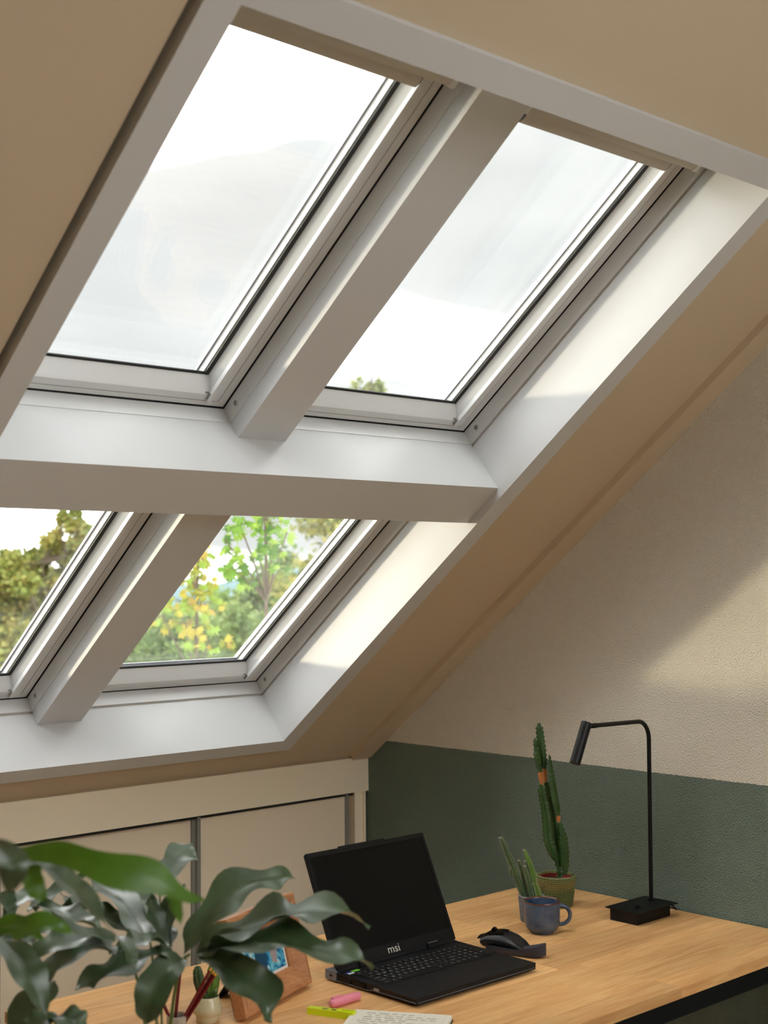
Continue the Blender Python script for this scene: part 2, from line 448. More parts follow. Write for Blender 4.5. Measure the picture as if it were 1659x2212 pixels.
# ================================================================== desk
def wood_mat(name, c1, c2, c3, sc=1.0, axis='X', rough=0.42):
    M = bpy.data.materials.new(name); M.use_nodes = True
    n, l = M.node_tree.nodes, M.node_tree.links
    b = n['Principled BSDF']; b.inputs['Roughness'].default_value = rough; b.inputs['Specular IOR Level'].default_value = .35
    g = n.new('ShaderNodeNewGeometry'); oi = n.new('ShaderNodeObjectInfo')
    off = n.new('ShaderNodeVectorMath'); off.operation = 'MULTIPLY_ADD'
    cmb = n.new('ShaderNodeCombineXYZ')
    for k in range(3): l.new(oi.outputs['Random'], cmb.inputs[k])
    l.new(cmb.outputs[0], off.inputs[0]); off.inputs[1].default_value = (7, 11, 3); l.new(g.outputs['Position'], off.inputs[2])
    mpn = n.new('ShaderNodeMapping')
    mpn.inputs['Scale'].default_value = {'X': (2.2, 26, 26), 'Y': (26, 2.2, 26), 'Z': (26, 26, 2.2)}[axis]
    l.new(off.outputs[0], mpn.inputs['Vector'])
    t = n.new('ShaderNodeTexNoise'); t.inputs['Scale'].default_value = 1.4 * sc; t.inputs['Detail'].default_value = 6; t.inputs['Distortion'].default_value = 1.2
    l.new(mpn.outputs[0], t.inputs['Vector'])
    r = n.new('ShaderNodeValToRGB'); e = r.color_ramp.elements
    e[0].position = .30; e[0].color = c2; e[1].position = .62; e[1].color = c1
    l.new(t.outputs['Fac'], r.inputs['Fac'])
    t2 = n.new('ShaderNodeTexNoise'); t2.inputs['Scale'].default_value = 6 * sc; t2.inputs['Detail'].default_value = 4
    l.new(mpn.outputs[0], t2.inputs['Vector'])
    mr = n.new('ShaderNodeMapRange'); mr.inputs[1].default_value = .5; mr.inputs[2].default_value = .75; mr.inputs[4].default_value = .45
    l.new(t2.outputs['Fac'], mr.inputs[0])
    mx = n.new('ShaderNodeMix'); mx.data_type = 'RGBA'; l.new(mr.outputs[0], mx.inputs[0])
    l.new(r.outputs[0], mx.inputs[6]); mx.inputs[7].default_value = c3
    hs = n.new('ShaderNodeHueSaturation')
    mv = n.new('ShaderNodeMapRange'); mv.inputs[3].default_value = .86; mv.inputs[4].default_value = 1.12
    l.new(oi.outputs['Random'], mv.inputs[0]); l.new(mv.outputs[0], hs.inputs['Value'])
    l.new(mx.outputs[2], hs.inputs['Color']); l.new(hs.outputs[0], b.inputs['Base Color'])
    bn = n.new('ShaderNodeBump'); bn.inputs['Strength'].default_value = .08; bn.inputs['Distance'].default_value = .001
    l.new(t2.outputs['Fac'], bn.inputs['Height']); l.new(bn.outputs[0], b.inputs['Normal'])
    return M
M_oak = wood_mat('oiled_beech_staves', lin(226, 180, 122), lin(208, 153, 97), lin(180, 120, 70))
M_frame = wood_mat('oak_picture_frame', lin(184, 130, 88), lin(160, 108, 70), lin(128, 82, 50), 1.6, 'X', .45)
M_steel = mat('black_powder_coated_steel', lin(8, 8, 9), .5, spec=.3)

DZ = 0.75
DX0, DX1, DY0, DY1 = -1.730, -0.006, 1.775, 2.672
desk = tag(empty('desk', ((DX0 + DX1) / 2, (DY0 + DY1) / 2, 0)), 'wooden desk of glued staves on a black steel frame', 'desk')
rows = 13; rw = (DY1 - DY0) / rows
random.seed(11)
for r in range(rows):
    y0 = DY0 + r * rw; x = DX0
    cuts = [DX0]
    p = DX0 + random.uniform(.2, .75)
    while p < DX1 - .2:
        cuts.append(p); p += random.uniform(.45, .9)
    cuts.append(DX1)
    for a, c in zip(cuts[:-1], cuts[1:]):
        s = MB().box(a + .00012, c - .00012, y0 + .00012, y0 + rw - .00012, DZ - .024, DZ)
        s.bevel(.0006 if 0 < r < rows - 1 else .0009, 1)
        s.build('stave', M_oak, desk)
fb = MB()
fb.box(DX0 + .06, DX1 - .02, DY0 + .010, DY0 + .050, DZ - .069, DZ - .0245).bevel(.002, 1).build('frame_beam', M_steel, desk)
MB().box(DX0 + .06, DX1 - .02, DY1 - .05, DY1 - .01, DZ - .069, DZ - .0245).bevel(.002, 1).build('frame_beam', M_steel, desk)
for lx in (DX0 + .06, DX1 - .06):
    for ly in (DY0 + .010, DY1 - .05):
        MB().box(lx, lx + .04, ly, ly + .04, 0.0, DZ - .070).bevel(.002, 1).build('leg', M_steel, desk)

# ================================================================== laptop
M_lap = mat('matt_black_laptop_shell', lin(15, 15, 18), .5, spec=.3, bump=(900, .05, .0004))
M_lapd = mat('black_laptop_trim', lin(8, 8, 9), .45, spec=.25)
M_scr = mat('dark_switched_off_screen', lin(7, 6, 6), .3, spec=.16)
M_key = mat('black_key', lin(11, 11, 12), .5, spec=.3)
M_leg = mat('white_key_print', lin(215, 218, 222), .6)
M_lapg = mat('blue_grey_laptop_metal', lin(112, 116, 126), .35, .5)
M_green = mat('green_sticker', lin(108, 190, 50), .5)
M_blue = mat('blue_sticker', lin(40, 60, 150), .5)
M_logo = mat('silver_logo_print', lin(206, 202, 190), .4)

LX0, LX1, LY0, LY1 = -1.102, -0.718, 2.074, 2.366
lap = tag(empty('laptop', ((LX0 + LX1) / 2, (LY0 + LY1) / 2, DZ)), 'open black laptop with a dark switched-off screen', 'laptop')
LZ0, LZ1 = DZ + .004, DZ + .0235
HY = 2.324                                # hinge line
# base wedge: front is thinner
P = []
b = MB()
b.hexa([(LX0 + .004, LY0, LZ0 + .003), (LX1 - .004, LY0, LZ0 + .003), (LX1 - .004, LY1 - .028, LZ0), (LX0 + .004, LY1 - .028, LZ0),
        (LX0, LY0 + .002, LZ1 - .003), (LX1, LY0 + .002, LZ1 - .003), (LX1, LY1 - .03, LZ1), (LX0, LY1 - .03, LZ1)])
b.bevel(.0022, 2).build('base', M_lap, lap)
b = MB().box(LX0 + .012, LX1 - .012, LY1 - .034, LY1, LZ0 + .001, LZ1 - .002)
b.bevel(.004, 2).build('rear_vent_block', M_lapg, lap)
for sx in (0, 1):
    x0, x1 = (LX0 - .001, LX0 + .060) if sx == 0 else (LX1 - .060, LX1 + .001)
    b = MB().box(x0, x1, LY1 - .036, LY1 + .002, LZ0, LZ1 + .001)
    b.bevel(.005, 2).build('rear_corner', M_lapg, lap)
# left side: grille openings, ports, light lower edge line
b = MB()
for y0, y1 in ((2.232, 2.272), (2.280, 2.320)):
    b.hexa([(LX0 - .0012, y0 + .004, LZ0 + .004), (LX0 - .0012, y1 - .002, LZ0 + .004), (LX0 + .002, y1 - .002, LZ0 + .004), (LX0 + .002, y0 + .004, LZ0 + .004),
            (LX0 - .0012, y0, LZ1 - .006), (LX0 - .0012, y1, LZ1 - .006), (LX0 + .002, y1, LZ1 - .006), (LX0 + .002, y0, LZ1 - .006)])
b.build('side_vent', M_lapd, lap, smooth=False)
b = MB().box(LX0 - .0008, LX0 + .002, 2.190, 2.206, LZ0 + .0065, LZ0 + .0125)
b.build('port', M_alu, lap, smooth=False)
MB().box(LX0 - .0014, LX0 + .002, 2.344, 2.352, LZ0 + .008, LZ0 + .0125).build('lock_slot', M_lapd, lap, smooth=False)
b = MB().tube([(LX0 + .001, 2.338, LZ0 + .002), (LX0 + .001, 2.225, LZ0 + .002), (LX0 + .001, 2.213, LZ0 + .006), (LX0 + .001, LY0 + .006, LZ0 + .0065), (LX0 + .006, LY0 + .001, LZ0 + .0065), (LX1 - .006, LY0 + .001, LZ0 + .0065)], .0009, 6)
b.build('edge_line', M_lapg, lap)
for fx in (LX0 + .03, LX1 - .03):
    for fy in (LY0 + .03, LY1 - .06):
        MB().box(fx - .015, fx + .015, fy - .004, fy + .004, DZ, LZ0 + .003).build('rubber_foot', M_black, lap, smooth=False)
# keyboard
def ztop(y): return LZ1 - .003 + (y - LY0 - .002) / (LY1 - .03 - LY0 - .002) * .003
kx0, kx1 = LX0 + .022, LX1 - .020
kyb, kyt = LY0 + .118, LY0 + .222
MB().hexa([(kx0 - .004, kyb - .004, ztop(kyb) - .001), (kx1 + .004, kyb - .004, ztop(kyb) - .001), (kx1 + .004, kyt + .004, ztop(kyt) - .001), (kx0 - .004, kyt + .004, ztop(kyt) - .001),
           (kx0 - .004, kyb - .004, ztop(kyb) + .0003), (kx1 + .004, kyb - .004, ztop(kyb) + .0003), (kx1 + .004, kyt + .004, ztop(kyt) + .0003), (kx0 - .004, kyt + .004, ztop(kyt) + .0003)]).build('keyboard_well', M_lapd, lap, smooth=False)
RNG = [
    ['Esc', 'F1', 'F2', 'F3', 'F4', 'F5', 'F6', 'F7', 'F8', 'F9', 'F10', 'F11', 'F12', 'Prt', 'Ins', 'Del', 'Up', 'Dn', '/'],
    ['`', '1', '2', '3', '4', '5', '6', '7', '8', '9', '0', '-', '=', ('<', 1.6), 'Nm', '/', '*', '-'],
    [('Tab', 1.5), 'Q', 'W', 'E', 'R', 'T', 'Y', 'U', 'I', 'O', 'P', '[', ']', ('', 1.1), '7', '8', '9', '+'],
    [('Caps', 1.75), 'A', 'S', 'D', 'F', 'G', 'H', 'J', 'K', 'L', ';', "'", ('Enter', 1.85), '4', '5', '6', ''],
    [('Shift', 2.2), 'Z', 'X', 'C', 'V', 'B', 'N', 'M', ',', '.', '/', ('Shift', 1.4), '^', '1', '2', '3', 'E'],
    [('Ctrl', 1.3), 'Fn', 'Alt', ('', 5.6), 'Alt', '\\', ('Ctrl', 1.1), '<', 'v', '>', '0', '.', ''],
]
def text_mesh(txt, size):
    cu = bpy.data.curves.new('lettering', 'FONT'); cu.body = txt; cu.size = size
    cu.align_x = 'CENTER'; cu.align_y = 'CENTER'; cu.resolution_u = 2
    o = bpy.data.objects.new('lettering', cu); COL.objects.link(o)
    bpy.context.view_layer.update()
    me = bpy.data.meshes.new_from_object(o.evaluated_get(bpy.context.evaluated_depsgraph_get()))
    bpy.data.objects.remove(o); bpy.data.curves.remove(cu)
    return me
kmesh, tmesh = {}, {}
lapW = world_loc(lap)
rowh = (kyt - kyb) / 6
for ri, row in enumerate(RNG):
    units = sum(k[1] if isinstance(k, tuple) else 1 for k in row); u = (kx1 - kx0) / units
    x = kx0; yc = kyt - (ri + .5) * rowh
    for k in row:
        t, wd = k if isinstance(k, tuple) else (k, 1)
        w = wd * u - .0028; h = rowh - .0028
        key = (round(w, 5), round(h, 5))
        if key not in kmesh:
            kb = MB().hexa([(-w / 2, -h / 2, 0), (w / 2, -h / 2, 0), (w / 2, h / 2, 0), (-w / 2, h / 2, 0),
                            (-w / 2 + .0008, -h / 2 + .0008, .0016), (w / 2 - .0008, -h / 2 + .0008, .0016), (w / 2 - .0008, h / 2 - .0008, .0016), (-w / 2 + .0008, h / 2 - .0008, .0016)])
            o = kb.build('key', M_key, None, smooth=False); kmesh[key] = o.data; bpy.data.objects.remove(o)
        o = bpy.data.objects.new('key', kmesh[key]); COL.objects.link(o); o.parent = lap
        o.location = Vector((x + wd * u / 2, yc, ztop(yc) + .0003)) - lapW
        if t:
            if t not in tmesh:
                tmesh[t] = text_mesh(t, .0085 if len(t) == 1 else .0048); tmesh[t].materials.append(M_leg)
            q = bpy.data.objects.new('key_print', tmesh[t]); COL.objects.link(q); q.parent = o
            q.location = (-.0012 if len(t) == 1 else 0, .001, .00175)
        x += wd * u
# touchpad, hinge strip, stickers
MB().hexa([(LX0 + .105, LY0 + .012, ztop(LY0 + .012) - .0006), (LX0 + .245, LY0 + .012, ztop(LY0 + .012) - .0006), (LX0 + .245, LY0 + .104, ztop(LY0 + .104) - .0006), (LX0 + .105, LY0 + .104, ztop(LY0 + .104) - .0006),
           (LX0 + .105, LY0 + .012, ztop(LY0 + .012) + .0002), (LX0 + .245, LY0 + .012, ztop(LY0 + .012) + .0002), (LX0 + .245, LY0 + .104, ztop(LY0 + .104) + .0002), (LX0 + .105, LY0 + .104, ztop(LY0 + .104) + .0002)]).build('touchpad', M_lap, lap, smooth=False)
zs = ztop(2.318)
MB().box(LX0 + .030, LX0 + .052, 2.308, 2.317, zs, zs + .0008).build('sticker', M_green, lap, smooth=False)['label'] = 'green sticker'
MB().box(LX0 + .012, LX0 + .028, 2.300, 2.306, zs, zs + .0006).build('sticker', M_leg, lap, smooth=False)['label'] = 'white lettered sticker'
MB().box(LX0 + .012, LX0 + .026, 2.308, 2.313, zs, zs + .0006).build('sticker', M_blue, lap, smooth=False)['label'] = 'blue sticker'
# lid: local frame (u across, v up the lid, w out of the screen)
ang = math.radians(24.8)
LV = Vector((0, math.sin(ang), math.cos(ang))); LW = Vector((0, -math.cos(ang), math.sin(ang)))
LO = Vector(((LX0 + LX1) / 2, HY + .004, LZ1 + .001))
def LIDP(u, v, w): return LO + Vector((u, 0, 0)) + LV * v + LW * w
HW = (LX1 - LX0) / 2 - .001
LH = 0.270
b = MB()
poly = [(-HW, 0.012), (-HW + .006, 0.0), (HW - .006, 0.0), (HW, 0.012), (HW, LH - .004), (HW - .004, LH), (-HW + .004, LH), (-HW, LH - .004)]
b.rings([[LIDP(u, v, w) for u, v in poly] for w in (-.006, .0)])
b.bevel(.0012, 1); b.build('lid', M_lap, lap)
b = MB().box(-.085, .060, LH - .001, LH + .0035, -.006, .0, fn=LIDP); b.bevel(.0012, 1); b.build('camera_tab', M_lap, lap)
MB().box(-.003, .003, LH - .0065, LH - .0035, .0001, .0009, fn=LIDP).build('camera_eye', M_alu, lap, smooth=False)
b = MB()
for a in ((-HW + .002, -HW + .010, .004, LH - .002), (HW - .010, HW - .002, .004, LH - .002), (-HW + .010, HW - .010, LH - .012, LH - .002), (-HW + .010, HW - .010, .004, .032)):
    b.box(*a, .0, .0016, fn=LIDP)
b.build('bezel', M_lapd, lap, smooth=False)
MB().box(-HW + .010, HW - .010, .032, LH - .012, -.0002, .0006, fn=LIDP).build('screen', M_scr, lap, smooth=False)
b = MB().box(-HW + .065, -HW + .100, -.002, .010, -.004, .006, fn=LIDP); b.box(HW - .100, HW - .065, -.002, .010, -.004, .006, fn=LIDP)
b.bevel(.0015, 1).build('hinge', M_lapd, lap)
MB().box(HW - .098, HW - .066, .0095, .0112, .0055, .0068, fn=LIDP).build('hinge_trim', M_lapg, lap, smooth=False)
me = text_mesh('msi', .026); me.materials.append(M_logo)
lg = bpy.data.objects.new('logo', me); COL.objects.link(lg); lg.parent = lap
mm = Matrix.Identity(4)
for i in range(3): mm[i][0], mm[i][1], mm[i][2] = (1, 0, 0)[i], LV[i], LW[i]
mm.translation = LIDP(-.012, .0185, .0019) - lapW
lg.matrix_local = mm @ Matrix.Scale(1.12, 4, (1, 0, 0)); lg['label'] = 'silver lettered logo'

# ================================================================== mouse with thumb wing
M_mouse = mat('black_soft_touch_plastic', lin(20, 20, 24), .38)
M_mouseg = mat('glossy_black_plastic', lin(14, 14, 16), .18)
M_wing = mat('dark_blue_grey_rubber', lin(46, 48, 60), .5)
mc = Vector((-0.632, 2.248, DZ))
mouse = tag(empty('mouse', mc), 'black ergonomic mouse with a curved thumb wing beside the laptop', 'mouse')
md = Vector((0.30, -1.0, 0)).normalized()      # nose -> tail
mn = Vector((md.y, -md.x, 0))                   # across: towards lower left of the picture
def MP(l, a, z): return mc + md * l + mn * a + Vector((0, 0, z))
def hump(l):
    t = (l + .062) / .124
    z = [(0, .027), (.15, .038), (.35, .044), (.5, .0445), (.7, .038), (.85, .027), (.95, .015), (1.0, .006)]
    w = [(0, .026), (.15, .029), (.35, .030), (.5, .031), (.7, .032), (.85, .029), (.95, .021), (1.0, .008)]
    def ip(tab):
        for (a, va), (c, vc) in zip(tab[:-1], tab[1:]):
            if t <= c: k = (t - a) / (c - a); return va + (vc - va) * k
        return tab[-1][1]
    return ip(z), ip(w)
R = []
for i in range(25):
    l = -.062 + .124 * i / 24; z, w = hump(l); ring = []
    for k in range(20):
        a = 2 * math.pi * k / 20
        yy = math.cos(a) * w; zz = math.sin(a)
        zz = .003 + (z - .003) * (0.5 + 0.5 * zz) ** (.8)
        sh = -.010 * max(0, (zz - .02) / .03) if l < 0 else -.010 * max(0, (zz - .02) / .03)
        lean = max(0.0, (0.030 - zz)) * (0.55 if l < -.04 else .2)
        ring.append(MP(l + lean, yy + sh, zz))
    R.append(ring)
MB().rings(R).build('body', M_mouse, mouse, angle=60)
# two button plates overhanging the nose
for sg, w0, w1 in ((1, .0015, .026), (-1, .0015, .025)):
    G = []
    for i in range(10):
        l = -.068 + .070 * i / 9; z, w = hump(max(l, -.062)); row = []
        for j in range(6):
            a = sg * (w0 + (w1 - w0) * j / 5)
            zz = z + .0018 - .35 * (abs(a) / .03) ** 2.2 * .022
            row.append(MP(l, a - .009, zz))
        G.append(row)
    b = MB().grid(G)
    bmesh.ops.solidify(b.bm, geom=b.bm.faces[:], thickness=.0025)
    b.build('button', M_mouseg, mouse)
b = MB().tube([MP(-.032, -.0125, .0425), MP(-.032, -.0055, .0410)], .0075, 20); b.build('scroll_wheel', M_mouseg, mouse)
b = MB().box(0, 1, 0, 1, 0, 1, fn=lambda x, y, z: MP(-.012 + .018 * x, -.012 + .007 * y, .0425 + .0042 * z)); b.bevel(.0012, 1).build('mode_switch', M_mouseg, mouse)
for lo in (-.030, -.006):
    b = MB().box(0, 1, 0, 1, 0, 1, fn=lambda x, y, z: MP(lo + .021 * x, .018 + .006 * y - .004 * z, .026 + .005 * z)); b.bevel(.0012, 1).build('side_button', M_mouseg, mouse)
# wing: curved shelf sweeping to the tail
R = []
for i in range(21):
    t = i / 20; l = -.030 + .146 * t
    rd = math.sqrt(max(0.02, 1 - max(0, (t - .86) / .14) ** 2))
    wd = .040 * rd; a0 = .022 - .006 * t - wd / 2 + .004
    zt = .015 + .017 * max(0, (t - .5) / .5) ** 1.6; zb = .0008 + .006 * max(0, (t - .7) / .3) ** 1.5
    R.append([MP(l, a0 + wd * .08, zb), MP(l, a0 + wd * .92, zb), MP(l, a0 + wd, zb + (zt - zb) * .5), MP(l, a0 + wd * .97, zt + .002), MP(l, a0 + wd * .7, zt - .002), MP(l, a0 + wd * .35, zt - .001), MP(l, a0 + wd * .03, zt + .003), MP(l, a0, zb + (zt - zb) * .5)])
b = MB().rings(R)
b.build('thumb_wing', M_wing, mouse, angle=70)

# ================================================================== desk lamp
M_lamp = mat('matt_black_lamp_metal', lin(7, 7, 8), .42, spec=.25)
lamp = tag(empty('desk_lamp', (-.144, 2.206, DZ)), 'slim black desk lamp with a tilted cylinder head', 'lamp')
b = MB().box(-.217, -.072, 2.163, 2.250, DZ, DZ + .033); b.bevel(.001, 1); b.build('base', M_lamp, lamp)
b = MB().box(-.232, -.060, 2.146, 2.254, DZ + .033, DZ + .036); b.bevel(.0006, 1); b.build('base_plate', M_lamp, lamp)
b = MB().box(-.196, -.178, 2.178, 2.188, DZ + .036, DZ + .0385); b.hexa([(-.190, 2.180, DZ + .038), (-.184, 2.180, DZ + .038), (-.184, 2.186, DZ + .038), (-.190, 2.186, DZ + .038), (-.192, 2.180, DZ + .044), (-.188, 2.180, DZ + .0425), (-.188, 2.186, DZ + .0425), (-.192, 2.186, DZ + .044)])
b.build('switch', M_lapd, lamp, smooth=False)
pz = DZ + .036
pts = [(-.088, 2.212, pz), (-.0865, 2.212, 1.0), (-.085, 2.212, 1.216)]
for k in range(1, 10):
    a = math.radians(90 * k / 9)
    pts.append((-.085 - .047 * (1 - math.cos(a)), 2.212, 1.216 + .049 * math.sin(a)))
pts += [(-.24, 2.212, 1.2675), (-.330, 2.212, 1.2695)]
MB().tube(pts, .0058, 16).build('pole', M_lamp, lamp)
MB().cyl((-.088, 2.212, pz), (-.088, 2.212, pz + .004), .009).build('pole_collar', M_lamp, lamp)
MB().cyl((-.312, 2.212, 1.2690), (-.352, 2.212, 1.2698), .0066).build('swivel', M_lamp, lamp)
ht, hbm = Vector((-.3545, 2.208, 1.2795)), Vector((-.4045, 2.208, 1.181))
hd = (hbm - ht).normalized()
b = MB().tube([ht, hbm, hbm - hd * .001, hbm - hd * .012], [.0138, .0138, .0122, .0122], 32)
b.bevel(.0006, 1, 60).build('lamp_head', M_lamp, lamp)
MB().tube([hbm - hd * .0105, hbm - hd * .0095], .0118, 24).build('lens', mat('frosted_lamp_lens', lin(120, 90, 60), .5), lamp)
cord = [(-.072, 2.195, DZ + .022), (-.060, 2.192, DZ + .024), (-.045, 2.188, DZ + .024), (-.028, 2.186, DZ + .016), (-.014, 2.185, DZ + .0045), (-.008, 2.186, DZ + .0025), (-.0045, 2.200, DZ + .0024), (-.0045, 2.30, DZ + .0024)]
cv = []
for i in range(len(cord) - 1):
    for t in (0, .34, .67): cv.append(Vector(cord[i]).lerp(Vector(cord[i + 1]), t))
cv.append(Vector(cord[-1]))
MB().tube(cv, .0022, 8).build('cord', M_black, lamp)

# ================================================================== blue mug
def mug_mat():
    M = mat('blue_reactive_glaze', lin(40, 62, 92), .16)
    n, l = M.node_tree.nodes, M.node_tree.links; b = n['Principled BSDF']
    g = n.new('ShaderNodeNewGeometry'); sx = n.new('ShaderNodeSeparateXYZ'); l.new(g.outputs['Position'], sx.inputs[0])
    n1 = n.new('ShaderNodeTexNoise'); n1.inputs['Scale'].default_value = 650; n1.inputs['Detail'].default_value = 3; l.new(g.outputs['Position'], n1.inputs['Vector'])
    n2 = n.new('ShaderNodeTexNoise'); n2.inputs['Scale'].default_value = 26; n2.inputs['Detail'].default_value = 2; l.new(g.outputs['Position'], n2.inputs['Vector'])
    ad = n.new('ShaderNodeMath'); ad.operation = 'MULTIPLY_ADD'; ad.inputs[1].default_value = .55
    l.new(n1.outputs['Fac'], ad.inputs[0]); 
    sc = n.new('ShaderNodeMath'); sc.operation = 'MULTIPLY'; sc.inputs[1].default_value = .6; l.new(n2.outputs['Fac'], sc.inputs[0]); l.new(sc.outputs[0], ad.inputs[2])
    r = n.new('ShaderNodeValToRGB'); e = r.color_ramp.elements
    e[0].position = .42; e[0].color = lin(16, 44, 78); e[1].position = .72; e[1].color = lin(86, 100, 118)
    l.new(ad.outputs[0], r.inputs[0])
    r2 = n.new('ShaderNodeMapRange'); r2.inputs[1].default_value = DZ + .0755; r2.inputs[2].default_value = DZ + .0790
    l.new(sx.outputs['Z'], r2.inputs[0])
    mx = n.new('ShaderNodeMix'); mx.data_type = 'RGBA'; l.new(r2.outputs[0], mx.inputs[0]); l.new(r.outputs[0], mx.inputs[6]); mx.inputs[7].default_value = lin(92, 54, 34)
    l.new(mx.outputs[2], b.inputs['Base Color'])
    return M
M_mug = mug_mat()
gc = Vector((-.443, 2.291, DZ))
mug = tag(empty('mug', gc), 'speckled blue glazed mug with a brown rim', 'mug')
prof = [(.001, .0), (.028, .0), (.0295, .002), (.031, .0045), (.038, .010), (.0428, .018), (.0448, .030), (.0458, .050), (.0462, .070), (.0462, .0795), (.0454, .0812), (.0440, .0805), (.0432, .076),
        (.0428, .050), (.0418, .025), (.036, .011), (.022, .007), (.001, .0065)]
MB().lathe(prof, 64, gc).build('cup', M_mug, mug, angle=70)
hdv = Vector((.73, -.68, 0)); hp = []
for k in range(17):
    a = math.radians(100 - 200 * k / 16)
    hp.append(gc + hdv * (.043 + .0245 * math.cos(a) + .004) + Vector((0, 0, .044 + .0235 * math.sin(a))))
hp = [gc + hdv * .043 + Vector((0, 0, .0665))] + hp + [gc + hdv * .0425 + Vector((0, 0, .022))]
MB().tube(hp, [.0062] * 2 + [.0050] * (len(hp) - 4) + [.0060] * 2, 14).build('handle', M_mug, mug, angle=80)

# ================================================================== cacti
def cactus_mat(name, c1, c2, sc=30):
    return mat(name, c1, .45, vary=(sc, c2, .9), bump=(140, .15, .001))
M_cact = cactus_mat('dark_green_cactus_skin', lin(52, 84, 36), lin(34, 60, 28))
M_cact2 = cactus_mat('blue_green_cactus_skin', lin(56, 82, 62), lin(78, 100, 50), 22)
M_cact3 = cactus_mat('yellow_green_cactus_skin', lin(112, 122, 56), lin(96, 126, 60), 25)
M_cact4 = cactus_mat('light_green_cactus_skin', lin(88, 128, 46), lin(70, 104, 44), 25)
M_cork = mat('orange_brown_corky_scar', lin(176, 112, 58), .8, bump=(200, .4, .001))
M_hair = mat('pale_cactus_hair', lin(206, 196, 168), .8)
M_soil = mat('dark_potting_soil', lin(44, 34, 28), .95, bump=(120, .8, .004))

def interp(tab, t):
    for (a, va), (c, vc) in zip(tab[:-1], tab[1:]):
        if t <= c:
            k = (t - a) / (c - a) if c > a else 0
            return va + (vc - va) * k
    return tab[-1][1]

def ribbed_stem(pts, radii, ribs, depth, tooth, pitch, step=.003, twist=0.0, phase=0.0):
    """radii: list of (t, r); ribs as star section, teeth along each rib edge"""
    pts = [Vector(p) for p in pts]
    L = [0]
    for a, c in zip(pts[:-1], pts[1:]): L.append(L[-1] + (c - a).length)
    n = max(6, int(L[-1] / step)); R = []
    side0 = None
    for i in range(n + 1):
        t = i / n; s = t * L[-1]
        for k in range(len(pts) - 1):
            if s <= L[k + 1] + 1e-9: break
        q = (s - L[k]) / max(1e-9, L[k + 1] - L[k]); p = pts[k].lerp(pts[k + 1], q)
        tan = (pts[k + 1] - pts[k]).normalized()
        if side0 is None: side0 = tan.cross(FWD).normalized()
        sv = (side0 - tan * side0.dot(tan)).normalized(); up = sv.cross(tan)
        r = interp(radii, t); ring = []
        saw = abs(((s / pitch) % 1.0) - .5) * 2           # 1 at tooth
        tf = tooth * max(0, (saw - .55) / .45)
        for j in range(ribs * 2):
            a = math.pi * j / ribs + phase + twist * t
            rr = (r + tf) if j % 2 == 0 else r * depth
            ring.append(p + (sv * math.cos(a) + up * math.sin(a)) * rr)
        R.append(ring)
    return R

def hair_rows(b, R, ribs, length, per=2, seed=3):
    rnd = random.Random(seed)
    for i, ring in enumerate(R):
        c = sum((Vector(p) for p in ring), Vector()) / len(ring)
        for j in range(0, ribs * 2, 2):
            base = Vector(ring[j]); out = (base - c).normalized()
            for k in range(per):
                d = (out + Vector((rnd.uniform(-.8, .8), rnd.uniform(-.8, .8), rnd.uniform(-.6, 1.0)))).normalized()
                tip = base + d * length * rnd.uniform(.5, 1.1)
                w = d.cross(Vector((rnd.uniform(-1, 1), rnd.uniform(-1, 1), .3))).normalized() * .00035
                v = [b.bm.verts.new(base + w), b.bm.verts.new(base - w), b.bm.verts.new(tip)]
                b.bm.faces.new(v)

# --- tall toothed cactus in the woven basket
bc = Vector((-.196, 2.452, DZ)); BD = 3.727
tall = tag(empty('potted_cactus', bc), 'tall toothed cactus in an olive woven basket', 'cactus')
def z5(zx, zy, dd=0): return at(1120 + zx * .17178, 1540 + zy * .17178, BD + dd)
stems = [
    ([(545, 2010), (500, 1840), (440, 1780), (370, 1600), (350, 1350), (325, 1150), (290, 1000), (285, 900)], [(0, .006), (.08, .009), (.3, .0105), (.55, .010), (.8, .009), (.95, .007), (1, .003)], 0, .3),
    ([(275, 740), (250, 640), (228, 520), (215, 440), (212, 370), (208, 310)], [(0, .005), (.2, .0075), (.5, .0085), (.68, .0045), (.85, .0055), (1, .001)], 0, .8),
    ([(560, 2010), (520, 1850), (470, 1600), (425, 1250), (380, 1000), (345, 860)], [(0, .006), (.2, .008), (.5, .0085), (.9, .0075), (1, .004)], .012, 1.2),
    ([(318, 700), (300, 520), (280, 350), (262, 180), (258, 130)], [(0, .005), (.12, .0085), (.5, .0088), (.9, .0075), (1, .002)], .008, .1),
    ([(568, 2030), (575, 1900), (570, 1750), (555, 1550), (520, 1380)], [(0, .0075), (.2, .0115), (.45, .0125), (.7, .0115), (1, .004)], -.012, .55),
    ([(500, 1290), (470, 1120), (440, 950), (410, 750), (395, 600), (388, 520)], [(0, .004), (.12, .0095), (.4, .0098), (.7, .0085), (.9, .0045), (1, .001)], -.010, .9),
    ([(520, 2060), (520, 1990), (522, 1930)], [(0, .006), (.5, .0065), (1, .002)], -.026, .2),
]
for pts, rad, dd, ph in stems:
    R = ribbed_stem([z5(a, c, dd) for a, c in pts], [(t, r * 1.2) for t, r in rad], 4, .50, .0042, .0125, phase=ph)
    MB().rings(R).build('stem', M_cact, tall, angle=25)
for pts, r, dd in (([(300, 905), (280, 840), (268, 740)], .0058, 0), ([(338, 870), (330, 790), (325, 705)], .0066, .010), ([(505, 1370), (500, 1330), (505, 1290)], .0058, -.012)):
    R = ribbed_stem([z5(a, c, dd) for a, c in pts], [(0, r * .6), (.4, r), (.8, r), (1, r * .8)], 4, .6, .0015, .010, phase=.3)
    MB().rings(R).build('scar', M_cork, tall, angle=30)['label'] = 'orange-brown corky scar'
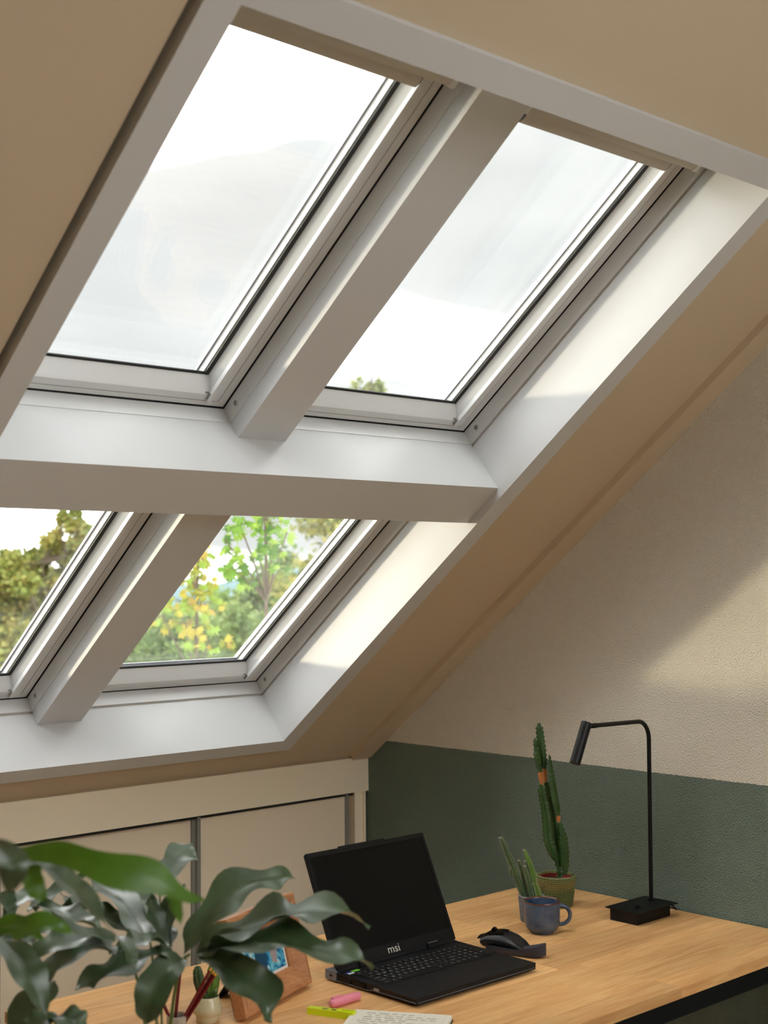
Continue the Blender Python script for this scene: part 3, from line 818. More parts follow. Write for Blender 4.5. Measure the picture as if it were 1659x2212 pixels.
def basket_mat():
    M = mat('olive_woven_jute', lin(104, 106, 58), .9, bump=(420, .5, .002))
    n, l = M.node_tree.nodes, M.node_tree.links; b = n['Principled BSDF']
    g = n.new('ShaderNodeNewGeometry'); sx = n.new('ShaderNodeSeparateXYZ'); l.new(g.outputs['Position'], sx.inputs[0])
    nn = n.new('ShaderNodeTexNoise'); nn.inputs['Scale'].default_value = 60; l.new(g.outputs['Position'], nn.inputs['Vector'])
    a = n.new('ShaderNodeMath'); a.operation = 'MULTIPLY_ADD'; a.inputs[1].default_value = .02; l.new(nn.outputs['Fac'], a.inputs[0]); l.new(sx.outputs['Z'], a.inputs[2])
    mr = n.new('ShaderNodeMapRange'); mr.inputs[1].default_value = DZ + .01; mr.inputs[2].default_value = DZ + .10
    l.new(a.outputs[0], mr.inputs[0])
    r = n.new('ShaderNodeValToRGB'); e = r.color_ramp.elements
    e[0].position = 0; e[0].color = lin(92, 82, 46); e[1].position = 1; e[1].color = lin(112, 118, 78)
    for p, c in ((.22, lin(84, 92, 50)), (.45, lin(78, 90, 48)), (.58, lin(104, 100, 52)), (.72, lin(122, 108, 58)), (.84, lin(104, 106, 60))):
        q = e.new(p); q.color = c
    l.new(mr.outputs[0], r.inputs[0]); l.new(r.outputs[0], b.inputs['Base Color'])
    return M
M_basket = basket_mat()
def woven(c, r0, r1, h, coils, strands, bulge, amp, m, parent, name, n=144):
    prof = []
    K = 5
    for i in range(coils):
        for k in range(K):
            t = (i + k / K) / coils
            r = r0 + (r1 - r0) * t ** .8 + amp * math.sin(math.pi * k / K) * 1.2
            prof.append((r, h * t))
    prof.append((r1 + amp, h)); prof.append((r1 - .002, h + .002)); prof.append((r1 - .005, h)); prof.append((r1 - .0065, h - .02)); prof.append((r0 - .008, .006))
    def fn(a, z, k):
        if z > h - .0005 and k >= coils * K + 2: return 0
        i = k // K; q = (k % K) / K
        return amp * .8 * math.sin(a * strands + (1 if i % 2 else -1) * q * 4.5 + i * 2.4)
    return MB().lathe([(.001, 0)] + prof + [(.001, .006)], n, c, fn=lambda a, z, k: 0 if k == 0 or z < .0065 and k > 5 else fn(a, z, max(0, k - 1))).build(name, m, parent, angle=75)
woven(bc, .043, .0535, .083, 15, 34, 0, .0013, M_basket, tall, 'woven_basket')
M_redpot = mat('dark_red_plastic_pot', lin(140, 38, 34), .4)
MB().lathe([(.036, .008), (.044, .076), (.0455, .0785), (.0435, .0785), (.042, .066), (.001, .0655)], 48, bc).build('inner_pot', M_redpot, tall)
MB().lathe([(.001, .058), (.0415, .058), (.0415, .068), (.025, .0705), (.001, .071)], 32, bc).build('soil', M_soil, tall)

# --- hairy cactus in the grey crocheted pot
hc = Vector((-.372, 2.388, DZ)); HD = 3.567
hairy = tag(empty('potted_cactus', hc), 'small hairy cactus with several stems in a grey knitted pot', 'cactus')
def z6(zx, zy, dd=0): return at(1050 + zx * .14016, 1750 + zy * .14016, HD + dd)
hst = [
    ([(640, 1420), (560, 1260), (470, 1050), (420, 900), (350, 720), (270, 520), (228, 420)], [(0, .0100), (.3, .0098), (.5, .0085), (.62, .0090), (.85, .0066), (.96, .0050), (1, .0015)], 0, M_cact2, 6),
    ([(400, 1010), (390, 930), (380, 860)], [(0, .0060), (.5, .0055), (1, .0015)], -.004, M_cact2, 6),
    ([(650, 1330), (600, 1150), (560, 960), (515, 830), (500, 775)], [(0, .0070), (.4, .0070), (.8, .0058), (1, .0015)], .012, M_cact2, 6),
    ([(725, 1420), (690, 1250), (650, 1070), (610, 930), (590, 860)], [(0, .0098), (.4, .0088), (.8, .0062), (1, .0015)], -.010, M_cact2, 6),
    ([(680, 960), (640, 870), (600, 785)], [(0, .0060), (.6, .0052), (1, .0012)], .004, M_cact2, 6),
    ([(805, 1420), (800, 1330), (770, 1200), (735, 1110)], [(0, .0115), (.4, .0112), (.85, .0085), (1, .0065)], .002, M_cact3, 7),
    ([(745, 1130), (710, 980), (660, 800), (610, 670), (590, 610)], [(0, .0075), (.3, .0085), (.7, .0065), (.92, .0052), (1, .0015)], .004, M_cact4, 6),
]
for i, (pts, rad, dd, mm_, ribs) in enumerate(hst):
    R = ribbed_stem([z6(a, c, dd) for a, c in pts], rad, ribs, .74, .0006, .005, step=.0025, phase=.25 + i)
    MB().rings(R).build('stem', mm_, hairy, angle=50)
    b = MB(); hair_rows(b, R, ribs, .0028, 3, i)
    tp = Vector(R[-1][0]); rn = random.Random(i + 40)
    for k in range(40):
        d = Vector((rn.gauss(0, .6), rn.gauss(0, .6), rn.uniform(.1, 1))).normalized(); w = d.cross(Vector((.3, .9, .2))).normalized() * .0004
        q = tp + Vector((rn.gauss(0, .0016), rn.gauss(0, .0016), -.0015)); b.bm.faces.new([b.bm.verts.new(q + w), b.bm.verts.new(q - w), b.bm.verts.new(q + d * .0042)])
    tag(b.build('spines', M_hair, hairy, smooth=False, recalc=False), kind='stuff')
M_knit = mat('grey_wool_knit', lin(112, 112, 116), .95, bump=(900, .5, .001))
woven(hc, .0275, .0335, .066, 15, 26, 0, .0011, M_knit, hairy, 'knitted_pot', 132)
MB().lathe([(.001, .045), (.025, .045), (.0255, .056), (.012, .058), (.001, .0585)], 32, hc).build('soil', M_soil, hairy)

# --- small cactus in the cream ceramic pot
sc_ = Vector((-1.462, 2.318, DZ)); SD = 2.775
small = tag(empty('potted_cactus', sc_), 'small two-stemmed cactus in a glossy cream pot', 'cactus')
M_cream = mat('glossy_cream_glaze', lin(196, 190, 156), .12, vary=(40, lin(182, 174, 140), .8))
MB().lathe([(.001, 0), (.020, 0), (.0225, .002), (.0235, .010), (.0240, .015), (.0290, .019), (.0305, .024), (.0300, .030), (.0270, .038), (.0245, .046), (.0232, .051), (.0222, .0518), (.0212, .051), (.0210, .044), (.001, .043)], 48, sc_).build('pot', M_cream, small, angle=50)
MB().lathe([(.001, .041), (.0212, .041), (.0212, .0455), (.012, .048), (.001, .0485)], 32, sc_).build('soil', M_soil, small)
def z4(zx, zy, dd=0): return at(340 + zx * .13261, 1980 + zy * .13261, SD + dd)
for i, (pts, rad, dd) in enumerate((
        ([(770, 1330), (720, 1230), (675, 1050), (655, 900), (655, 800)], [(0, .0070), (.2, .0100), (.55, .0118), (.85, .0095), (.97, .0055), (1, .001)], 0),
        ([(860, 1340), (890, 1200), (910, 1050), (905, 900), (890, 770)], [(0, .0085), (.25, .0125), (.6, .0135), (.85, .0110), (.97, .0060), (1, .001)], .008),
        ([(930, 1250), (960, 1210), (972, 1180)], [(0, .0030), (.5, .0042), (1, .001)], -.004))):
    R = ribbed_stem([z4(a, c, dd) for a, c in pts], rad, 9, .80, .0004, .005, step=.002, phase=.1 + i)
    MB().rings(R).build('stem', (M_cact, M_cact4, M_cact4)[i], small, angle=50)
    b = MB(); hair_rows(b, R[::2], 9, .0022, 3, i + 9)
    tag(b.build('spines', M_hair, small, smooth=False, recalc=False), kind='stuff')

# ================================================================== cup with red pencils
cc = Vector((-1.556, 2.290, DZ))
cup = tag(empty('pencil_cup', cc), 'small pale ceramic cup holding dark red pencils', 'cup')
MB().lathe([(.001, 0), (.017, 0), (.0195, .002), (.0200, .030), (.0202, .0395), (.0196, .041), (.0186, .0402), (.0180, .036), (.0172, .006), (.001, .005)], 40, cc).build('cup', mat('pale_stoneware', lin(178, 170, 156), .35, vary=(60, lin(140, 130, 116), .7)), cup, angle=60)
M_red = mat('dark_red_lacquer', lin(104, 16, 26), .35)
M_gold = mat('golden_tip', lin(206, 146, 52), .4)
CD = 2.69
def z4c(zx, zy, dd=0): return at(340 + zx * .13261, 1980 + zy * .13261, CD + dd)
def pencil(tip, ref, lab, rad=.0033):
    d = (tip - ref).normalized()
    # run the axis down to the cup floor
    k = (ref.z - (DZ + .0075)) / d.z
    foot = ref - d * k
    rr = Vector((foot.x - cc.x, foot.y - cc.y)); lim = .0125
    if rr.length > lim:
        rr = rr.normalized() * lim; foot = Vector((cc.x + rr.x, cc.y + rr.y, foot.z))
    d = (tip - foot).normalized(); Lp = (tip - foot).length
    o = tag(empty('pencil', foot), lab, 'pencil', 'dark red pencils in the pale cup')
    MB().tube([foot, foot + d * (Lp - .006)], rad, 6).build('shaft', M_red, o, smooth=False)
    MB().tube([foot + d * (Lp - .0061), foot + d * (Lp - .003), foot + d * Lp], [rad * .95, rad * .85, rad * .55], 6).build('tip', M_gold, o, smooth=False)
pencil(z4c(880, 835, -.008), z4c(410, 1690, -.008), 'dark red pencil of the right-leaning bundle with the highest golden tip')
pencil(z4c(925, 890, .002), z4c(440, 1690, .002), 'dark red pencil in the middle of the right-leaning bundle')
pencil(z4c(962, 920, -.006), z4c(470, 1690, -.004), 'dark red pencil on the right edge of the leaning bundle')
pencil(z4c(385, 760, .010), z4c(290, 1690, .006), 'single upright dark red pencil rising behind a hanging leaf')
pencil(z4c(-60, 1060, .004), z4c(215, 1690, .002), 'dark red pencil leaning left out of the cup')

# ================================================================== picture frame
fa, fb_ = Vector((-1.413, 2.247, DZ)), Vector((-1.156, 2.346, DZ))
fu = (fb_ - fa).normalized(); fn_ = Vector((fu.y, -fu.x, 0))       # facing the viewer
FW_ = (fb_ - fa).length
la = math.radians(14)
fv = (Vector((0, 0, 1)) * math.cos(la) - fn_ * math.sin(la)).normalized()
fw = fu.cross(fv).normalized()
FHt = .200
def FP(u, v, w): return fa + fu * u + fv * v + fw * w + Vector((0, 0, .0102))
pf = tag(empty('picture_frame', fa + fu * FW_ / 2), 'deep wooden picture frame with a small blue picture', 'picture frame')
bw_ = .050
def frail(pts): 
    return MB().rings(pts)
prof = [(0, .0), (0, .027), (.004, .030), (.012, .030), (bw_ - .012, .014), (bw_, .012), (bw_, .0)]
def fcorner(i, u_side, v_side, w):
    u = i if u_side == 0 else FW_ - i
    v = i if v_side == 0 else FHt - i
    return FP(u, v, w - .030)
for a, c in (((0, 0), (1, 0)), ((1, 0), (1, 1)), ((1, 1), (0, 1)), ((0, 1), (0, 0))):
    MB().rings([[fcorner(i, *a, w) for i, w in prof], [fcorner(i, *c, w) for i, w in prof]]).build('frame_rail', M_frame, pf, smooth=False)
b = MB().box(bw_ - .004, FW_ - bw_ + .004, bw_ - .004, FHt - bw_ + .004, -.026, -.024, fn=FP)
b.build('mat', mat('white_picture_mat', lin(222, 220, 214), .8), pf, smooth=False)
def pic_mat():
    M = mat('blue_picture_print', lin(70, 150, 190), .25)
    n, l = M.node_tree.nodes, M.node_tree.links; b = n['Principled BSDF']
    g = n.new('ShaderNodeNewGeometry')
    t = n.new('ShaderNodeTexNoise'); t.inputs['Scale'].default_value = 34; t.inputs['Detail'].default_value = 2; t.inputs['Distortion'].default_value = 1.6
    l.new(g.outputs['Position'], t.inputs['Vector'])
    r = n.new('ShaderNodeValToRGB'); e = r.color_ramp.elements
    e[0].position = .33; e[0].color = lin(20, 70, 120); e[1].position = .66; e[1].color = lin(190, 214, 220)
    for p, c in ((.42, lin(36, 118, 168)), (.52, lin(84, 172, 204)), (.58, lin(120, 196, 214))): e.new(p).color = c
    l.new(t.outputs['Fac'], r.inputs[0]); l.new(r.outputs[0], b.inputs['Base Color'])
    return M
pw0, pw1, ph0, ph1 = bw_ + .006, FW_ - bw_ - .006, bw_ + .006, FHt - bw_ - .006
MB().box(pw0, pw1, ph0, ph1, -.0238, -.0234, fn=FP).build('picture', pic_mat(), pf, smooth=False)
b = MB()
def flat(poly): b.rings([[FP(u, v, w) for u, v in poly] for w in (-.0233, -.0230)])
cx_, cy_ = (pw0 + pw1) / 2, ph0
flat([(cx_ - .03, cy_ + .062), (cx_ - .012, cy_ + .074), (cx_ + .006, cy_ + .062), (cx_ + .012, cy_ + .03), (cx_ + .004, cy_ + .004), (cx_ - .008, cy_ + .004), (cx_ - .012, cy_ + .028), (cx_ - .02, cy_ + .004), (cx_ - .03, cy_ + .004), (cx_ - .034, cy_ + .035)])
b.build('picture_figure', mat('dark_blue_print', lin(28, 72, 104), .3), pf, smooth=False)
b = MB()
flat([(cx_ + .030, cy_ + .020), (cx_ + .048, cy_ + .014), (cx_ + .056, cy_ + .045), (cx_ + .040, cy_ + .064), (cx_ + .026, cy_ + .052)])
b.build('picture_figure', mat('grey_pink_print', lin(158, 148, 150), .4), pf, smooth=False)
b = MB().box(.004, FW_ - .004, .004, FHt - .004, -.034, -.0301, fn=FP); b.build('backing', M_black, pf, smooth=False)
ft = FP(FW_ * .5, FHt * .62, -.034); gz = ft - fn_ * .085; gz.z = DZ + .0005
b = MB()
sd1 = fu * .02
b.hexa([ft - sd1, ft + sd1, gz + sd1, gz - sd1, ft - sd1 - fn_ * .004, ft + sd1 - fn_ * .004, gz + sd1 - fn_ * .004, gz - sd1 - fn_ * .004])
b.build('easel_leg', M_black, pf, smooth=False)

# ================================================================== highlighters and notebook
M_yel = mat('fluorescent_yellow_plastic', lin(206, 224, 20), .35)
M_pink = mat('pink_plastic', lin(232, 140, 160), .35)
def pen_frame(p, q):
    d = (q - p).normalized(); s = Vector((-d.y, d.x, 0)); return d, s
ya, yb = Vector((-1.279, 2.214, DZ)), Vector((-1.236, 2.118, DZ))
d, s = pen_frame(ya, yb); L = (yb - ya).length
yel = tag(empty('highlighter', (ya + yb) / 2), 'yellow highlighter lying beside the notebook', 'highlighter')
def YP(l, a, z): return ya + d * l + s * a + Vector((0, 0, z))
b = MB().box(0, L * .64, -.0085, .0085, 0, .0130, fn=YP); b.bevel(.0035, 3).build('barrel', M_yel, yel)
b = MB().box(L * .64, L, -.0095, .0095, 0, .0145, fn=YP); b.bevel(.0028, 3).build('cap', M_yel, yel)
b = MB().box(L * .72, L - .002, -.003, .003, .0143, .0165, fn=YP); b.bevel(.001, 2).build('clip', M_yel, yel)
b = MB().box(L * .50, L * .60, -.003, .003, .0128, .0133, fn=YP); b.build('print_mark', M_black, yel, smooth=False)
b = MB().box(L * .30, L * .42, -.004, .004, .0128, .0132, fn=YP); b.build('print_mark', mat('grey_print', lin(120, 130, 40), .5), yel, smooth=False)
pa, pb = Vector((-1.2215, 2.204, DZ + .0100)), Vector((-1.145, 2.204, DZ + .0100))
pink = tag(empty('highlighter', (pa + pb) / 2 - Vector((0, 0, .0100))), 'stubby pink highlighter lying next to the laptop', 'highlighter')
d2 = (pb - pa).normalized()
prf = [(-.008, .0010), (-.006, .0060), (-.002, .0090), (.006, .0100), (.030, .0100), (.065, .0094), (.071, .0088), (.0745, .0070), (.0765, .0035), (.077, .0008)]
MB().tube([pa + d2 * l for l, r in prf], [r for l, r in prf], 24).build('barrel', M_pink, pink, angle=60)
b = MB().box(-.002, .024, -.0045, .0045, .0085, .0118, fn=lambda l, a, z: pa + d2 * l + Vector((0, 1, 0)) * a + Vector((0, 0, z - .0000)))
b.bevel(.0014, 2).build('clip', M_pink, pink)
# notebook
na, nb = Vector((-1.214, 2.143, DZ)), Vector((-1.098, 1.972, DZ))
nu = (nb - na).normalized(); nv = Vector((nu.y, -nu.x, 0))
if nv.x > 0: nv = -nv
nv = Vector((nu.y, -nu.x, 0)) 
def NP(u, v, z): return na + nu * u + nv * v + Vector((0, 0, z))
NL, NW = (nb - na).length, .145
vs = 1 if (NP(0, .1, 0) - CAM).length < (NP(0, -.1, 0) - CAM).length else -1
def rrect(x0, x1, y0, y1, r, n=5):
    P = []
    for cx0, cy0, a0 in ((x1 - r, y1 - r, 0), (x0 + r, y1 - r, 90), (x0 + r, y0 + r, 180), (x1 - r, y0 + r, 270)):
        for k in range(n + 1):
            a = math.radians(a0 + 90 * k / n); P.append((cx0 + r * math.cos(a), cy0 + r * math.sin(a)))
    return P
book = tag(empty('notebook', NP(NL / 2, vs * NW / 2, 0)), 'open cream notebook with faint handwriting at the desk edge', 'notebook')
MB().rings([[NP(u, vs * v, z) for u, v in rrect(-.002, NL + .002, -.002, NW + .002, .008)] for z in (0, .002)]).build('cover', mat('black_notebook_cover', lin(30, 30, 32), .6), book)
MB().rings([[NP(u, vs * v, z) for u, v in rrect(0, NL, 0, NW, .009)] for z in (.002, .0095)]).build('pages', mat('cream_paper', lin(226, 222, 206), .85), book)
b = MB()
for k in range(18):
    u = .012 + k * (NL - .024) / 17
    b.box(u - .0002, u + .0002, .006, NW - .006, .0095, .0097, fn=lambda x, y, z: NP(x, vs * y, z))
for k in range(13):
    v = .010 + k * .010
    b.box(.008, NL - .008, v - .0002, v + .0002, .0095, .0097, fn=lambda x, y, z: NP(x, vs * y, z))
tag(b.build('ruled_lines', mat('pale_grey_ruling', lin(204, 200, 186), .8), book, smooth=False), kind='stuff')
rn = random.Random(5); b = MB()
for row in range(9):
    v = .018 + row * .013; u = .018 + rn.uniform(0, .02)
    while u < NL * (.85 if row % 3 else .6):
        wl = rn.uniform(.010, .026); pts = []
        for k in range(int(wl / .0011)):
            pts.append(NP(u + k * .0011, vs * (v + rn.uniform(-.0022, .0022)), .0099))
        if len(pts) > 2: b.tube(pts, .00032, 4)
        u += wl + rn.uniform(.004, .009)
tag(b.build('handwriting', mat('grey_ink', lin(96, 92, 84), .8), book, smooth=False), kind='stuff')

# ================================================================== foreground plant
def leaf_mat(name, c1, c2, rough=.42, tr=.18):
    M = bpy.data.materials.new(name); M.use_nodes = True
    n, l = M.node_tree.nodes, M.node_tree.links
    b = n['Principled BSDF']; b.inputs['Roughness'].default_value = rough; b.inputs['Specular IOR Level'].default_value = .75; b.inputs['Coat Weight'].default_value = .55; b.inputs['Coat Roughness'].default_value = .3
    g = n.new('ShaderNodeNewGeometry')
    t = n.new('ShaderNodeTexNoise'); t.inputs['Scale'].default_value = 18; t.inputs['Detail'].default_value = 3; l.new(g.outputs['Position'], t.inputs['Vector'])
    r = n.new('ShaderNodeValToRGB'); r.color_ramp.elements[0].position = .35; r.color_ramp.elements[0].color = c1
    r.color_ramp.elements[1].position = .65; r.color_ramp.elements[1].color = c2
    l.new(t.outputs['Fac'], r.inputs[0]); l.new(r.outputs[0], b.inputs['Base Color'])
    bn = n.new('ShaderNodeBump'); bn.inputs['Strength'].default_value = .18; bn.inputs['Distance'].default_value = .004
    t2 = n.new('ShaderNodeTexNoise'); t2.inputs['Scale'].default_value = 55; l.new(g.outputs['Position'], t2.inputs['Vector'])
    l.new(t2.outputs['Fac'], bn.inputs['Height']); l.new(bn.outputs[0], b.inputs['Normal'])
    tl = n.new('ShaderNodeBsdfTranslucent'); l.new(r.outputs[0], tl.inputs[0])
    mx = n.new('ShaderNodeMixShader'); mx.inputs[0].default_value = tr
    o = n['Material Output']
    l.new(b.outputs[0], mx.inputs[1]); l.new(tl.outputs[0], mx.inputs[2]); l.new(mx.outputs[0], o.inputs[0])
    return M
M_leafd = leaf_mat('dark_glossy_leaf', lin(52, 74, 44), lin(72, 96, 64))
M_leafg = leaf_mat('fresh_green_leaf', lin(86, 130, 28), lin(74, 116, 24), .45, .5)
M_stemg = mat('green_leaf_stalk', lin(92, 112, 56), .5)

plant = tag(empty('houseplant', (-1.93, 1.78, 0)), 'leafy houseplant with long glossy lobed leaves, blurred in the foreground', 'plant')
def zl(zx, zy, dep): return at(zx * .50030, 1650 + zy * .50045, dep)

def make_leaf(pts, depths, width, roll, mtl=M_leafd, wave=.06, fold=.16, lobes=0, prof=None, seed=0, droop=0):
    """pts: midrib in zoomed photo pixels; width in the same pixels; roll about the midrib (degrees)"""
    rnd = random.Random(seed)
    n = 26; m_ = 8
    P = [zl(a, c, dd) for (a, c), dd in zip(pts, depths)]
    # Catmull-Rom through the midrib
    def cr(t):
        k = min(int(t * (len(P) - 1)), len(P) - 2); q = t * (len(P) - 1) - k
        p1, p2 = P[k], P[k + 1]; p0 = P[k - 1] if k else p1 * 2 - p2; p3 = P[k + 2] if k + 2 < len(P) else p2 * 2 - p1
        return .5 * ((2 * p1) + (p2 - p0) * q + (2 * p0 - 5 * p1 + 4 * p2 - p3) * q * q + (3 * p1 - p0 - 3 * p2 + p3) * q ** 3)
    md_ = sum(depths) / len(depths)
    hw = width * .5003 / FPX * md_ / 2 / max(.35, math.cos(math.radians(roll)))
    pr = prof or [(0, .06), (.08, .35), (.25, .85), (.42, 1.0), (.62, .92), (.8, .6), (.92, .25), (1, .02)]
    G = []; ph = rnd.uniform(0, 6)
    side = None
    for i in range(n + 1):
        t = i / n; p = cr(t); tan = (cr(min(1, t + .02)) - cr(max(0, t - .02))).normalized()
        view = (p - CAM).normalized()
        sv = tan.cross(view).normalized()
        nv_ = sv.cross(tan).normalized()
        r = math.radians(roll if sv.z >= 0 else -roll)
        s2 = sv * math.cos(r) + nv_ * math.sin(r); nn = s2.cross(tan).normalized()
        w = hw * interp(pr, t)
        row = []
        for j in range(m_ + 1):
            q = (j / m_ - .5) * 2
            ww = w
            if lobes: ww = w * (1 + .30 * math.sin(t * lobes * 2 * math.pi + (0 if q > 0 else 1.7)) * (t > .1) * (t < .93))
            off = -abs(q) * fold * w * 1.6 + 1.35 * wave * hw * math.sin(t * 19 + ph + (2.2 if q > 0 else 0)) * abs(q) ** 1.5
            row.append(p + s2 * (q * ww) + nn * off)
        G.append(row)
    lf = MB().grid(G).build('leaf', mtl, plant, angle=80, recalc=False)
    # midrib as its own raised line
    return lf
D0 = 2.12
leaves = [
    # whorl A round (820,825)
    ([(795, 825), (860, 715), (960, 590), (1080, 520), (1200, 492), (1275, 495)], [2.12, 2.14, 2.16, 2.18, 2.2, 2.2], 150, 34, M_leafd, .08, .2, 2.5),
    ([(850, 805), (950, 745), (1080, 700), (1220, 665), (1340, 640), (1490, 648), (1600, 702)], [2.12, 2.1, 2.08, 2.06, 2.06, 2.06, 2.07], 112, 62, M_leafd, .16, .2, 3),
    ([(850, 822), (960, 785), (1100, 768), (1240, 775), (1400, 815), (1520, 835), (1615, 880)], [2.12, 2.08, 2.04, 2.02, 2.0, 2.0, 2.0], 128, 57, M_leafd, .16, .18, 3),
    ([(850, 825), (930, 845), (1040, 905), (1115, 980), (1150, 1060), (1168, 1120)], [2.12, 2.08, 2.04, 2.02, 2.0, 2.0], 175, 29, M_leafd, .12, .2, 2),
    ([(800, 840), (745, 865), (690, 940), (655, 1020), (640, 1080), (632, 1125)], [2.12, 2.08, 2.05, 2.03, 2.03, 2.03], 165, 24, M_leafd, .08, .22, 0),
    ([(745, 810), (660, 825), (570, 860), (460, 910), (380, 955), (325, 980)], [2.12, 2.08, 2.05, 2.03, 2.02, 2.0], 110, 57, M_leafd, .12, .2, 2.5),
    ([(725, 790), (690, 720), (665, 640), (650, 560)], [2.14, 2.2, 2.24, 2.27], 105, 52, M_leafd, .08, .2, 0),
    ([(735, 790), (740, 690), (760, 590), (800, 520)], [2.14, 2.22, 2.26, 2.3], 90, 57, M_leafd, .08, .2, 0),
    ([(690, 560), (715, 500), (750, 430), (790, 380), (835, 342)], [2.24, 2.29, 2.34, 2.39, 2.43], 150, 26, M_leafd, .10, .14, 1.5),
    ([(640, 745), (590, 690), (530, 600), (465, 545), (390, 488)], [2.12, 2.2, 2.28, 2.36, 2.42], 120, 39, M_leafd, .08, .2, 1.5),
    ([(650, 740), (640, 680), (610, 600), (560, 530), (490, 480)], [2.2, 2.26, 2.34, 2.40, 2.46], 110, 52, M_leafd, .10, .2, 2),
    ([(570, 735), (500, 690), (430, 640), (370, 590)], [2.2, 2.24, 2.28, 2.3], 90, 62, M_leafd, .10, .2, 0),
    # whorl B
    ([(505, 765), (400, 745), (290, 765), (180, 810), (65, 872)], [2.06, 2.03, 2.0, 1.98, 1.97], 105, 57, M_leafd, .10, .2, 2),
    ([(510, 790), (420, 795), (330, 830), (240, 890), (155, 955)], [2.06, 2.03, 2.0, 1.99, 1.98], 110, 62, M_leafd, .10, .2, 1.5),
    ([(450, 728), (360, 680), (290, 650), (220, 625), (140, 612)], [2.06, 2.1, 2.13, 2.15, 2.17], 80, 67, M_leafd, .18, .15, 3),
    ([(500, 740), (540, 780), (560, 840), (582, 895)], [2.04, 2.0, 1.98, 1.97], 62, 52, M_leafd, .08, .2, 0),
    ([(720, 770), (640, 765), (560, 790), (470, 820)], [2.12, 2.08, 2.06, 2.05], 70, 67, M_leafd, .10, .2, 2),
    # near pieces of whorl C, above left
    ([(30, 372), (160, 390), (300, 400), (450, 435), (600, 480), (720, 535), (810, 570), (885, 592)], [1.62, 1.60, 1.58, 1.57, 1.57, 1.58, 1.6, 1.62], 150, 15, M_leafg, .07, .10, 2),
    ([(70, 395), (170, 450), (270, 500), (360, 580), (430, 660), (500, 745)], [1.64, 1.64, 1.65, 1.67, 1.7, 1.74], 85, 62, M_leafd, .10, .15, 2),
    ([(90, 420), (120, 480), (160, 530), (185, 600)], [1.64, 1.62, 1.61, 1.61], 120, 20, M_leafg, .10, .12, 1.2),
    ([(690, 520), (740, 570), (765, 630), (782, 695)], [1.60, 1.62, 1.63, 1.64], 62, 25, M_leafg, .06, .15, 0),
    ([(-40, 330), (20, 380), (50, 440), (45, 500), (25, 560)], [1.45, 1.42, 1.40, 1.40, 1.41], 150, 29, M_leafd, .06, .1, 0),
    # whorl D at the left edge
    ([(-60, 700), (60, 690), (150, 690), (250, 705), (330, 735)], [1.86, 1.84, 1.82, 1.82, 1.84], 90, 35, M_leafg, .12, .18, 2),
    ([(-40, 740), (60, 725), (140, 740), (200, 760)], [1.90, 1.88, 1.87, 1.87], 60, 35, M_leafg, .12, .18, 2),
    ([(0, 750), (60, 820), (110, 900), (160, 990), (200, 1090)], [1.92, 1.9, 1.88, 1.87, 1.86], 150, 34, M_leafd, .08, .22, 0),
    ([(235, 935), (190, 990), (130, 1050), (70, 1110), (20, 1160)], [2.02, 2.0, 2.0, 2.0, 2.0], 130, 39, M_leafd, .08, .2, 1.5),
    ([(240, 1090), (280, 1100), (330, 1135), (360, 1180)], [1.95, 1.93, 1.92, 1.92], 110, 52, M_leafd, .08, .2, 0),
    ([(250, 1090), (190, 1110), (140, 1150), (110, 1200)], [1.95, 1.93, 1.92, 1.92], 100, 52, M_leafd, .08, .2, 0),
    ([(20, 650), (90, 600), (150, 560), (200, 545)], [2.1, 2.15, 2.2, 2.22], 80, 57, M_leafd, .08, .2, 0),
    ([(120, 640), (200, 590), (300, 520), (380, 470)], [2.2, 2.24, 2.28, 2.3], 60, 62, M_leafd, .10, .2, 0),
    ([(130, 740), (220, 710), (320, 620), (260, 560)], [2.2, 2.24, 2.28, 2.3], 90, 57, M_leafd, .10, .2, 0),
    ([(0, 560), (20, 600), (40, 640), (30, 700)], [2.1, 2.12, 2.14, 2.16], 80, 57, M_leafd, .10, .2, 0),
    ([(0, 770), (60, 760), (120, 770), (190, 790)], [2.1, 2.12, 2.14, 2.16], 60, 67, M_leafd, .10, .2, 0),
]
for i, a in enumerate(leaves):
    pts, dep, wd, rl, mt, wv, fo, lo = a
    lf_ = make_leaf(pts, dep, wd * .92, rl, mt, wv, fo, lo, seed=i)
    if mt is M_leafg: lf_['label'] = 'fresh bright green leaf'
foot = Vector((-1.93, 1.78, .27))
def stalk(top, bend, r=.0035):
    pts = []
    for k in range(15):
        t = k / 14
        p = foot.lerp(bend, t).lerp(bend.lerp(top, t), t); pts.append(p)
    MB().tube(pts, [r * (1.5 - .6 * k / 14) for k in range(15)], 8).build('stalk', M_stemg, plant)
wA, wB, wC, wD = zl(820, 822, 2.12), zl(515, 775, 2.06), zl(20, 380, 1.62), zl(-20, 735, 1.9)
stalk(wA, at(338, 2066, 2.17), .0026); stalk(wB, at(345, 2052, 2.14), .0020); stalk(wC, at(-160, 2060, 1.75)); stalk(wD, at(-170, 2240, 2.0))
stalk(zl(640, 745, 2.16), at(350, 2070, 2.18), .0020); stalk(zl(240, 1088, 1.95), at(118, 2600, 2.0), .0025); stalk(zl(690, 560, 2.28), at(352, 2070, 2.25), .0016)
pcv = Vector((-1.93, 1.78, 0))
MB().lathe([(.001, 0), (.10, 0), (.105, .004), (.135, .27), (.138, .285), (.128, .285), (.124, .26), (.001, .255)], 40, pcv).build('pot', mat('grey_planter', lin(120, 120, 116), .6), plant)
MB().lathe([(.001, .25), (.122, .25), (.122, .262), (.05, .268), (.001, .27)], 32, pcv).build('soil', M_soil, plant)

